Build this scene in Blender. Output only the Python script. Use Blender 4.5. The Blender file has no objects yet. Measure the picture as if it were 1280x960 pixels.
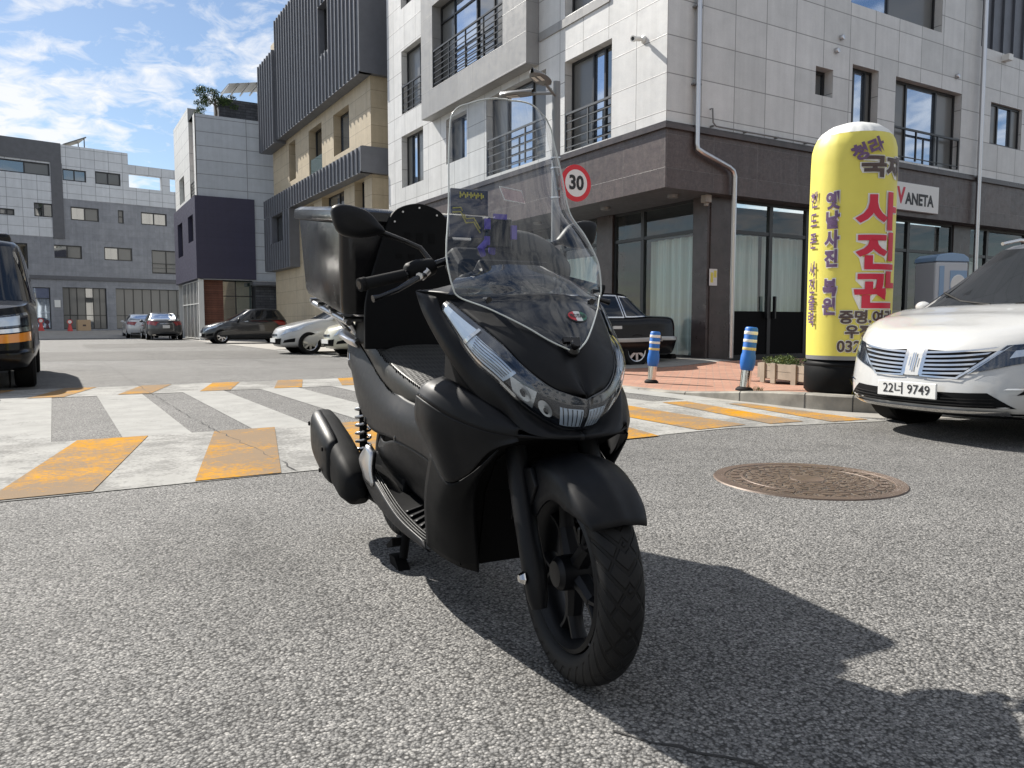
import bpy, bmesh, math, random
from mathutils import Vector, Matrix, noise
R = math.radians
random.seed(7)
S = bpy.context.scene
COL = S.collection

# ---------------------------------------------------------------- camera, sky, sun, exposure
EYE = 0.8345
PITCH = math.atan(75 / 961)
YAW = math.atan2(0.512, 0.859)          # the street runs along +Y, the cross street along +X
cd = bpy.data.cameras.new('camera'); cam = bpy.data.objects.new('camera', cd); COL.objects.link(cam)
cam.location = (0, 0, EYE); cam.rotation_euler = (math.pi / 2 - PITCH, 0, -YAW)
cd.sensor_width = 36; cd.lens = 36 * 961 / 1280; cd.clip_start = 0.05; cd.clip_end = 2000
S.camera = cam
SUN_ELEV, SUN_AZ = R(40.5), math.atan2(-0.30, 0.954)   # azimuth from +Y, clockwise
ld = bpy.data.lights.new('sun', 'SUN'); sun = bpy.data.objects.new('sun', ld); COL.objects.link(sun)
ld.energy = 4.6; ld.angle = R(0.53); ld.color = (1.0, 0.95, 0.87)
sdir = Vector((math.sin(SUN_AZ) * math.cos(SUN_ELEV), math.cos(SUN_AZ) * math.cos(SUN_ELEV), math.sin(SUN_ELEV)))
sun.rotation_euler = sdir.to_track_quat('Z', 'Y').to_euler(); sun.location = (-10, 30, 40)
W = bpy.data.worlds.new('World'); S.world = W; W.use_nodes = True
def build_world():
    nt = W.node_tree; N = nt.nodes; L = nt.links; N.clear()
    out = N.new('ShaderNodeOutputWorld'); bg = N.new('ShaderNodeBackground'); L.new(bg.outputs[0], out.inputs[0])
    sky = N.new('ShaderNodeTexSky'); sky.sky_type = 'NISHITA'; sky.sun_disc = False
    sky.sun_elevation = SUN_ELEV; sky.sun_rotation = SUN_AZ; sky.air_density = 1.0; sky.dust_density = 0.25; sky.ozone_density = 2.2
    tc = N.new('ShaderNodeTexCoord'); sep = N.new('ShaderNodeSeparateXYZ'); L.new(tc.outputs['Generated'], sep.inputs[0])
    def M(op, a, b=None, clamp=False):
        m = N.new('ShaderNodeMath'); m.operation = op; m.use_clamp = clamp
        for i, v in enumerate((a, b)):
            if v is None: continue
            if isinstance(v, (int, float)): m.inputs[i].default_value = v
            else: L.new(v, m.inputs[i])
        return m.outputs[0]
    zz = M('ADD', M('MAXIMUM', sep.outputs[2], 0.0), 0.10)
    cx = M('DIVIDE', sep.outputs[0], zz); cy = M('DIVIDE', sep.outputs[1], zz)
    cmb = N.new('ShaderNodeCombineXYZ'); L.new(cx, cmb.inputs[0]); L.new(cy, cmb.inputs[1])
    def nz(scale, det, rough, dist, off):
        mp = N.new('ShaderNodeMapping'); mp.inputs['Location'].default_value = off; mp.inputs['Rotation'].default_value = (0, 0, R(25))
        mp.inputs['Scale'].default_value = (1.0, 0.75, 1); L.new(cmb.outputs[0], mp.inputs[0])
        n = N.new('ShaderNodeTexNoise'); n.inputs['Scale'].default_value = scale; n.inputs['Detail'].default_value = det
        n.inputs['Roughness'].default_value = rough; n.inputs['Distortion'].default_value = dist; L.new(mp.outputs[0], n.inputs[0]); return n.outputs[0]
    big = nz(.9, 2, .5, 0.0, (3.1, 1.2, 0)); small = nz(8.5, 6, .62, .5, (0, 4, 0)); mid = nz(2.6, 4, .6, .4, (7, 2, 0))
    s = M('ADD', M('MULTIPLY', small, 0.75), M('ADD', M('MULTIPLY', big, 0.75), M('MULTIPLY', mid, .55)))
    rp = N.new('ShaderNodeMapRange'); rp.inputs[1].default_value = 0.93; rp.inputs[2].default_value = 1.13; L.new(s, rp.inputs[0])
    mask = M('MULTIPLY', rp.outputs[0], 0.92, True)
    mix = N.new('ShaderNodeMixRGB'); L.new(mask, mix.inputs[0]); L.new(sky.outputs[0], mix.inputs[1]); mix.inputs[2].default_value = (8.6, 8.7, 8.9, 1)
    L.new(mix.outputs[0], bg.inputs[0]); bg.inputs[1].default_value = 0.064
build_world()
S.view_settings.view_transform = 'Standard'; S.view_settings.look = 'None'; S.view_settings.gamma = 1; S.view_settings.use_curve_mapping = False
S.view_settings.exposure = 0.86
S.render.engine = 'CYCLES'; S.cycles.use_denoising = True; S.cycles.max_bounces = 8; S.cycles.transparent_max_bounces = 16
S.cycles.sample_clamp_indirect = 6; S.cycles.caustics_reflective = False; S.cycles.caustics_refractive = False

# ---------------------------------------------------------------- materials
class NT:
    def __init__(s, name):
        s.m = bpy.data.materials.new(name); s.m.use_nodes = True; s.nt = s.m.node_tree; s.N = s.nt.nodes; s.L = s.nt.links
        s.b = s.N['Principled BSDF']; s.out = s.N['Material Output']
    def new(s, t, **kw):
        n = s.N.new(t)
        for k, v in kw.items(): setattr(n, k, v)
        return n
    def put(s, sock, v):
        if isinstance(v, (int, float)): sock.default_value = v
        elif isinstance(v, tuple): sock.default_value = v if len(v) != 3 or sock.type == 'VECTOR' else v + (1,)
        else: s.L.new(v, sock)
    def math(s, op, a, b=None, clamp=False):
        n = s.new('ShaderNodeMath', operation=op, use_clamp=clamp); s.put(n.inputs[0], a)
        if b is not None: s.put(n.inputs[1], b)
        return n.outputs[0]
    def coord(s, which='Object', scale=(1, 1, 1), loc=(0, 0, 0), rot=(0, 0, 0)):
        t = s.new('ShaderNodeTexCoord'); m = s.new('ShaderNodeMapping'); s.L.new(t.outputs[which], m.inputs[0])
        m.inputs['Scale'].default_value = scale; m.inputs['Location'].default_value = loc; m.inputs['Rotation'].default_value = rot; return m.outputs[0]
    def noise(s, vec, scale, det=3, rough=.55, dist=0):
        n = s.new('ShaderNodeTexNoise'); s.L.new(vec, n.inputs[0]); n.inputs['Scale'].default_value = scale; n.inputs['Detail'].default_value = det
        n.inputs['Roughness'].default_value = rough; n.inputs['Distortion'].default_value = dist; return n.outputs[0]
    def ramp(s, v, stops):
        n = s.new('ShaderNodeValToRGB'); s.L.new(v, n.inputs[0]); e = n.color_ramp.elements
        while len(e) < len(stops): e.new(0.5)
        for el, (p, c) in zip(e, stops): el.position = p; el.color = c if len(c) == 4 else c + (1,)
        return n.outputs[0]
    def mix(s, f, a, b, mode='MIX'):
        n = s.new('ShaderNodeMixRGB', blend_type=mode); s.put(n.inputs[0], f); s.put(n.inputs[1], a); s.put(n.inputs[2], b); return n.outputs[0]
    def range(s, v, a, b, c=0., d=1.):
        n = s.new('ShaderNodeMapRange'); s.put(n.inputs[0], v)
        for i, x in enumerate((a, b, c, d)): n.inputs[i + 1].default_value = x
        return n.outputs[0]
    def bump(s, h, strength, dist, nrm=None):
        n = s.new('ShaderNodeBump'); s.L.new(h, n.inputs['Height']); n.inputs['Strength'].default_value = strength; n.inputs['Distance'].default_value = dist
        if nrm is not None: s.L.new(nrm, n.inputs['Normal'])
        s.L.new(n.outputs[0], s.b.inputs['Normal']); return n.outputs[0]
    def set(s, **kw):
        names = dict(col='Base Color', rough='Roughness', metal='Metallic', spec='Specular IOR Level', coat='Coat Weight', coatr='Coat Roughness', trans='Transmission Weight', ior='IOR', alpha='Alpha', sheen='Sheen Weight')
        for k, v in kw.items(): s.put(s.b.inputs[names[k]], v)
        return s

def plain(name, col, rough=.5, metal=0., spec=.5, coat=0., var=.0, bump=0., bscale=60):
    n = NT(name); n.set(rough=rough, metal=metal, spec=spec, coat=coat)
    if coat: n.set(coatr=.04)
    if var or bump:
        c = n.coord()
        a = n.noise(c, 3.0, 4, .6)
        k = n.range(a, .3, .7, 1 - var, 1 + var)
        n.set(col=n.mix(1.0, col, k, 'MULTIPLY'))
        n.set(rough=n.range(n.noise(c, 9, 3), .3, .7, max(0, rough - .06), min(1, rough + .08)))
        if bump: n.bump(n.noise(c, bscale, 4), bump, .002)
    else: n.set(col=col)
    return n.m

def asphalt(name='asphalt', tone=1.0):
    n = NT(name); c = n.coord()
    v = n.new('ShaderNodeTexVoronoi'); n.L.new(c, v.inputs[0]); v.inputs['Scale'].default_value = 128; v.inputs['Randomness'].default_value = 1
    v2 = n.new('ShaderNodeTexVoronoi'); n.L.new(c, v2.inputs[0]); v2.inputs['Scale'].default_value = 300
    sc = n.new('ShaderNodeSeparateColor'); n.L.new(v.outputs['Color'], sc.inputs[0]); sc2 = n.new('ShaderNodeSeparateColor'); n.L.new(v2.outputs['Color'], sc2.inputs[0])
    stone = n.ramp(sc.outputs[0], [(0, (.10, .10, .10)), (.4, (.185, .182, .177)), (.78, (.29, .283, .27)), (1, (.50, .485, .46))])
    fine = n.ramp(sc2.outputs[0], [(0, (.06, .06, .06)), (.6, (.165, .162, .156)), (1, (.44, .43, .41))])
    col = n.mix(.45, stone, fine)
    gap = n.range(v.outputs['Distance'], .45, .75, 1.0, .28)
    col = n.mix(1.0, col, gap, 'MULTIPLY')
    big = n.range(n.noise(c, .35, 4, .6), .3, .7, .86, 1.12); mid = n.range(n.noise(c, 2.3, 5, .65), .3, .7, .86, 1.12)
    col = n.mix(1, col, big, 'MULTIPLY'); col = n.mix(1, col, mid, 'MULTIPLY')
    oil = n.range(n.noise(n.coord(loc=(1.7, 2.3, 0)), 1.15, 4, .6, .8), .66, .74, 1, .70)
    col = n.mix(1, col, oil, 'MULTIPLY')
    stain = n.range(n.noise(n.coord(loc=(3, 8, 0), scale=(1, .35, 1)), .9, 3, .5, .6), .62, .74, 1, .72)
    col = n.mix(1, col, stain, 'MULTIPLY')
    if tone != 1: col = n.mix(1, col, (tone, tone * .99, tone * .97), 'MULTIPLY')
    n.set(col=col, rough=.86, spec=.35)
    h = n.math('SUBTRACT', n.math('MULTIPLY', sc.outputs[1], .6), v.outputs['Distance'])
    n.bump(h, .9, .004)
    return n.m
def paint(name, col, wear=.5):
    n = NT(name); c = n.coord()
    v = n.new('ShaderNodeTexVoronoi'); n.L.new(c, v.inputs[0]); v.inputs['Scale'].default_value = 120
    a = n.noise(c, 1.3, 5, .65, .2); b = n.noise(c, 45, 3, .6); d = n.noise(c, 7, 4, .7)
    k = n.math('ADD', n.math('ADD', n.math('MULTIPLY', a, .7), n.math('MULTIPLY', b, .45)), n.math('MULTIPLY', d, .35))
    w = n.range(k, .50 + .22 * (1 - wear), .60 + .3 * (1 - wear), 1, 0)
    dirt = n.range(n.noise(c, 3.2, 6, .7), .35, .7, .82, 1.05)
    cc = n.mix(1, col, dirt, 'MULTIPLY')
    n.set(col=n.mix(n.math('MULTIPLY', w, .75), cc, (.16, .157, .15)), rough=.9, spec=.06)
    n.bump(n.math('SUBTRACT', b, v.outputs['Distance']), .35, .003); return n.m
def tiles(name, c1, c2, w, h, joint=.012, rough=.45, jc=None, off=0.0, bump=.3, mottle=.12, rot=0, spec=.5, ms=2.0):
    n = NT(name); c = n.coord('UV', rot=(0, 0, rot))
    b = n.new('ShaderNodeTexBrick'); n.L.new(c, b.inputs[0]); b.offset = off; b.squash = 1
    b.inputs['Scale'].default_value = 1; b.inputs['Brick Width'].default_value = w; b.inputs['Row Height'].default_value = h
    b.inputs['Mortar Size'].default_value = joint; b.inputs['Mortar Smooth'].default_value = .1; b.inputs['Bias'].default_value = 0
    b.inputs['Color1'].default_value = c1 + (1,); b.inputs['Color2'].default_value = c2 + (1,); b.inputs['Mortar'].default_value = (jc or tuple(x * .45 for x in c1)) + (1,)
    m = n.range(n.noise(c, ms, 6, .7), .3, .7, 1 - mottle, 1 + mottle); f = n.range(n.noise(c, 40, 3, .6), .3, .7, 1 - mottle * .5, 1 + mottle * .5)
    streak = n.range(n.noise(n.coord('UV', scale=(3.5, .16, 1)), 1.6, 4, .6), .35, .75, 1.05, 1 - mottle * .9)
    col = n.mix(1, n.mix(1, n.mix(1, b.outputs['Color'], m, 'MULTIPLY'), f, 'MULTIPLY'), streak, 'MULTIPLY')
    n.set(col=col, rough=n.range(n.noise(c, 6, 3), .3, .7, rough - .06, rough + .1), spec=spec)
    n.bump(n.math('MULTIPLY', b.outputs['Fac'], -1), bump, .006); return n.m
def clear(name, tint, rough=.0, ior=1.45, base=.0, refl=1.0):
    n = NT(name); n.N.remove(n.b)
    tr = n.new('ShaderNodeBsdfTransparent'); tr.inputs[0].default_value = tint + (1,)
    gl = n.new('ShaderNodeBsdfGlossy'); gl.inputs['Roughness'].default_value = rough; gl.inputs[0].default_value = (refl, refl, refl, 1)
    lw = n.new('ShaderNodeLayerWeight'); r0 = ((ior - 1) / (ior + 1)) ** 2
    f = n.math('ADD', n.math('MULTIPLY', n.math('POWER', lw.outputs['Facing'], 5.0), 1 - r0), r0 + base, True)
    mx = n.new('ShaderNodeMixShader'); n.L.new(f, mx.inputs[0]); n.L.new(tr.outputs[0], mx.inputs[1]); n.L.new(gl.outputs[0], mx.inputs[2]); n.L.new(mx.outputs[0], n.out.inputs[0]); return n.m

M = {}
M['asphalt'] = asphalt(); M['asphalt_patch'] = asphalt('patched_asphalt', .74)
M['white_paint'] = paint('white_road_paint', (.385, .38, .36), .30)
M['white_worn'] = paint('worn_white_road_paint', (.36, .357, .34), .75)
M['yellow_paint'] = paint('yellow_road_paint', (.52, .25, .014), .06)
M['concrete'] = plain('concrete', (.30, .285, .26), .85, var=.16, bump=.5)
M['kerb'] = plain('kerb_stone', (.25, .235, .205), .8, var=.4, bump=.6, bscale=90)
def pavers():
    n = NT('red_pavers'); c = n.coord()
    b = n.new('ShaderNodeTexBrick'); n.L.new(n.coord(rot=(0, 0, R(45))), b.inputs[0]); b.offset = .5
    b.inputs['Scale'].default_value = 1; b.inputs['Brick Width'].default_value = .22; b.inputs['Row Height'].default_value = .11; b.inputs['Mortar Size'].default_value = .006
    b.inputs['Color1'].default_value = (.36, .125, .07, 1); b.inputs['Color2'].default_value = (.50, .23, .14, 1); b.inputs['Mortar'].default_value = (.2, .15, .12, 1); b.inputs['Bias'].default_value = -.1
    k = n.range(n.noise(c, 1.1, 5, .7), .3, .7, .8, 1.2)
    n.set(col=n.mix(.36, n.mix(1, b.outputs['Color'], k, 'MULTIPLY'), (.28, .225, .18)), rough=.85); n.bump(n.math('MULTIPLY', b.outputs['Fac'], -1), .5, .006); return n.m
M['pavers'] = pavers()
M['white_tile'] = tiles('white_stone_tile', (.56, .56, .55), (.66, .655, .645), .87, .68, .010, .42, (.27, .265, .26), mottle=.08)
M['bay_stone'] = tiles('grey_stone_tile', (.28, .277, .275), (.32, .317, .312), .87, .68, .008, .42, (.2, .2, .2), mottle=.08)
M['granite'] = tiles('dark_granite', (.070, .052, .050), (.098, .074, .070), 1.2, .62, .006, .38, (.12, .105, .1), mottle=.34, ms=14)
M['granite_col'] = plain('dark_granite_trim', (.055, .043, .042), .32, var=.35, bump=.1)
M['beige'] = tiles('beige_stone_tile', (.47, .39, .27), (.51, .43, .305), 1.2, .6, .012, .55, (.33, .27, .19), mottle=.1)
M['a_tile'] = tiles('pale_grey_panel', (.44, .475, .52), (.48, .515, .56), 2.5, .70, .018, .5, (.22, .23, .25), mottle=.07)
M['a_white'] = tiles('white_panel', (.66, .66, .64), (.70, .70, .68), .9, .7, .014, .5, (.4, .4, .4), mottle=.07)
M['navy'] = tiles('navy_panel', (.034, .032, .064), (.037, .035, .068), 3.0, .35, .006, .45, (.026, .025, .05), mottle=.05)
M['d_gray'] = tiles('grey_stone_cladding', (.215, .225, .25), (.25, .26, .285), 1.2, .45, .006, .6, (.18, .19, .21), mottle=.16, off=.5)
M['d_white'] = tiles('light_grey_tile', (.52, .54, .57), (.56, .58, .61), .9, .62, .014, .5, (.21, .22, .24), mottle=.07)
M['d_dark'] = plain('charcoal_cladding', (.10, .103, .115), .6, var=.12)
M['seam'] = plain('dark_seam_metal', (.15, .158, .18), .5, .2, var=.08)
M['slate'] = tiles('dark_slate_wall', (.04, .042, .05), (.075, .08, .09), .5, .14, .012, .7, (.02, .02, .025), off=.5, mottle=.3)
M['wood'] = tiles('brown_wood_slats', (.15, .052, .03), (.20, .075, .042), 3, .12, .008, .6, (.05, .02, .015), mottle=.25)
M['frame'] = plain('black_window_frame', (.018, .019, .021), .35)
M['grey_frame'] = plain('grey_window_frame', (.10, .105, .11), .4, .2)
def sky_glass(name, tint, rough=.03, metal=0.):
    n = NT(name); n.set(col=tint, rough=rough, metal=metal, spec=1.0, coat=.6); n.set(coatr=.0)
    n.b.inputs['IOR'].default_value = 2.0
    n.bump(n.noise(n.coord(), .9, 2), .03, .05); return n.m
M['glass'] = sky_glass('reflective_window_glass', (.42, .50, .62), .03, .85)
M['dark_glass'] = sky_glass('dark_window_glass', (.012, .016, .018))
M['green_glass'] = sky_glass('greenish_window_glass', (.06, .10, .09))
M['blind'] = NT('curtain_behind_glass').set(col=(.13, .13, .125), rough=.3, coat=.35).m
def curtain():
    n = NT('white_curtain'); c = n.coord('UV'); w = n.noise(n.coord('UV', scale=(9, .15, 1)), 2.2, 3, .6)
    n.set(col=n.ramp(w, [(.3, (.45, .50, .485)), (.7, (.72, .78, .76))]), rough=.8); return n.m
M['curtain'] = curtain()
M['shop_glass'] = clear('shopfront_glass', (.86, .93, .91), .0, 1.5, .03)
M['steel'] = plain('brushed_steel', (.55, .55, .56), .28, 1.0)
M['chrome'] = plain('chrome', (.72, .70, .67), .14, 1.0)
M['matte_black'] = NT('matte_black_plastic').m
def matte():
    n = NT('matte_black_paint'); c = n.coord(); n.set(col=n.mix(n.range(n.noise(c, 14, 5, .65), .45, .8), (.0022, .0026, .0040), (.0048, .0051, .0060)), spec=.25, rough=n.range(n.noise(c, 35, 4, .6), .3, .7, .42, .52))
    n.bump(n.noise(c, 900, 2), .04, .0006); return n.m
M['matte'] = matte()
M['plastic'] = plain('rough_black_plastic', (.0030, .0033, .0040), .58, spec=.15, bump=.08, bscale=500, var=.1)
M['inner'] = plain('inner_black_plastic', (.003, .003, .0033), .75, spec=.15)
M['gloss_black'] = plain('gloss_black_plastic', (.007, .007, .008), .2, spec=.45, var=.2)
M['rubber'] = plain('rubber', (.006, .006, .0065), .75, spec=.22)
M['wheel_black'] = plain('black_alloy', (.004, .0045, .006), .42, .1, spec=.28)
M['leather'] = plain('black_leatherette', (.022, .0225, .021), .5, spec=.4, bump=.12, bscale=160, var=.15)
M['screen'] = clear('clear_acrylic', (.885, .905, .915), .03, 1.40, .03)
M['screen_edge'] = NT('acrylic_edge_glint').set(col=(.55, .57, .53), rough=.15, coat=1).m  # pale grey puts the light caught by the clear edge into colour
M['smoke'] = clear('smoked_acrylic', (.22, .23, .26), .06, 1.45, .03)
M['lens'] = clear('clear_lens', (.86, .90, .95), .01, 1.5, .02)
M['drl'] = plain('silver_light_guide', (.60, .68, .76), .32, .2, coat=.6)
M['light_dark'] = plain('headlight_bezel', (.018, .021, .028), .2, .2, coat=1.)
M['reflector'] = plain('headlight_reflector', (.74, .75, .74), .25, .7)
def meshcloth():
    n = NT('open_mesh_fabric'); c = n.coord('Object', scale=(1, 1, 1)); v = n.new('ShaderNodeTexVoronoi'); n.L.new(c, v.inputs[0]); v.inputs['Scale'].default_value = 85; v.inputs['Randomness'].default_value = .12
    n.set(col=n.ramp(v.outputs['Distance'], [(.25, (.003, .003, .003)), (.55, (.035, .035, .033))]), rough=.7); n.bump(v.outputs['Distance'], .8, .004); return n.m
M['net'] = meshcloth()
def tread():
    n = NT('tyre_tread_rubber'); t = n.new('ShaderNodeTexCoord'); sp = n.new('ShaderNodeSeparateXYZ'); n.L.new(t.outputs['UV'], sp.inputs[0])
    u, v = sp.outputs[0], sp.outputs[1]
    av = n.math('ABSOLUTE', v)
    ph = n.math('FRACT', n.math('ADD', n.math('MULTIPLY', u, 34.0), n.math('MULTIPLY', av, 2.1)))
    g = n.range(n.math('ABSOLUTE', n.math('SUBTRACT', ph, .5)), .10, .17, 0, 1)
    ph2 = n.math('FRACT', n.math('ADD', n.math('MULTIPLY', u, 17.0), n.math('MULTIPLY', av, -1.4)))
    g2 = n.range(n.math('ABSOLUTE', n.math('SUBTRACT', ph2, .5)), .04, .09, 0, 1)
    mid = n.range(n.math('ABSOLUTE', n.math('SUBTRACT', av, .30)), .06, .25, 0, 1)
    gg = n.math('MINIMUM', n.math('MAXIMUM', g, n.range(av, .93, .97, 0, 1)), n.math('MAXIMUM', g2, n.range(av, .5, .52, 0, 1)))
    n.set(col=n.mix(gg, (.0022, .0022, .0026), (.0068, .007, .0078)), rough=.62, spec=.28); n.bump(gg, 1.0, .006); return n.m
M['tread'] = tread()
M['white_car'] = plain('white_car_paint', (.50, .50, .49), .3, coat=1.)
M['black_car'] = plain('black_car_paint', (.003, .003, .004), .2, spec=.25, coat=.1)
M['silver_car'] = plain('silver_car_paint', (.62, .62, .62), .3, .15, coat=1.)
M['grey_car'] = plain('dark_grey_car_paint', (.045, .048, .052), .3, .4, coat=1.)
M['coal_car'] = plain('charcoal_car_paint', (.022, .024, .027), .28, .4, coat=1.)
M['cream_car'] = plain('cream_car_paint', (.60, .58, .46), .3, coat=1.)
M['car_glass'] = plain('tinted_car_glass', (.010, .012, .015), .03, spec=.5, coat=.25)
M['amber'] = plain('amber_lens', (.75, .26, .02), .2, coat=1.)
M['red_lens'] = plain('red_lens', (.28, .012, .012), .2, coat=1.)
M['plate'] = plain('white_plate', (.72, .72, .70), .45)
M['ink'] = plain('black_lettering', (.015, .015, .018), .5)
M['bag_yellow'] = plain('yellow_inflatable_fabric', (.70, .62, .11), .5, var=.05)
M['bag_white'] = plain('white_inflatable_fabric', (.76, .76, .73), .55)
M['red_ink'] = plain('red_lettering', (.55, .018, .05), .5)
M['brown_ink'] = plain('brown_lettering', (.07, .045, .04), .5)
M['purple_ink'] = plain('purple_lettering', (.13, .07, .16), .5)
M['white_ink'] = plain('white_lettering_edge', (.75, .74, .70), .5)
M['bollard_blue'] = plain('blue_bollard_sleeve', (.015, .14, .50), .45, var=.1)
M['reflect_white'] = plain('reflective_white_band', (.75, .75, .72), .4)
M['reflect_yellow'] = plain('faded_yellow_band', (.62, .50, .20), .45)
M['cast_iron'] = None
M['lamp_grey'] = plain('grey_lamp_paint', (.20, .205, .21), .45, .2)
M['sign_red'] = plain('red_sign_sheet', (.60, .02, .035), .4)
M['sign_white'] = plain('white_sign_sheet', (.72, .73, .74), .4)
M['cone_red'] = plain('red_cone_plastic', (.50, .045, .04), .5)
M['card'] = plain('cardboard', (.42, .30, .19), .8)
M['plank'] = plain('weathered_planks', (.30, .255, .20), .8, var=.25, bump=.5)
M['purple'] = plain('violet_plastic', (.10, .07, .38), .4)
M['screen_blue'] = plain('navy_card', (.02, .025, .05), .35)
M['yellow_gold'] = plain('yellow_lettering', (.45, .40, .05), .5)
M['pink'] = clear('pale_red_card', (.75, .5, .5), .2, 1.4, .1)
M['green'] = plain('green_sticker', (.02, .16, .09), .4)
M['pipe'] = plain('painted_pipe', (.40, .40, .39), .35, .6, var=.1)
M['appliance'] = plain('pale_grey_cabinet', (.52, .55, .58), .4)
M['appliance_blue'] = plain('light_blue_panel', (.25, .38, .55), .4)
M['leaf'] = None
def leafmat(name, a, b):
    n = NT(name); oi = n.new('ShaderNodeNewGeometry'); n.set(col=n.ramp(oi.outputs['Random Per Island'], [(0, a), (1, b)]), rough=.55, spec=.3); return n.m
M['leaf'] = leafmat('green_leaves', (.03, .06, .018), (.085, .13, .04))
M['leaf_shrub'] = leafmat('shrub_leaves', (.06, .10, .025), (.17, .22, .07))
M['leaf_yellow'] = leafmat('yellow_green_leaves', (.30, .26, .04), (.50, .42, .08))
M['bark'] = plain('bark', (.10, .075, .05), .85, var=.3)
def iron():
    n = NT('rusty_cast_iron'); c = n.coord(); v = n.new('ShaderNodeTexVoronoi'); n.L.new(c, v.inputs[0]); v.inputs['Scale'].default_value = 26; v.feature = 'DISTANCE_TO_EDGE'
    g = n.range(v.outputs['Distance'], .03, .10, 0, 1)
    a = n.noise(c, 9, 5, .7)
    cc = n.ramp(a, [(.3, (.075, .05, .036)), (.55, (.13, .092, .064)), (.75, (.19, .155, .12))])
    n.set(col=n.mix(g, (.05, .04, .033), cc), rough=.6, metal=.25); n.bump(g, .9, .008); return n.m
M['iron'] = iron()
M['iron_rim'] = plain('worn_iron_rim', (.12, .085, .065), .5, .3, var=.3, bump=.4)

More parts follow.
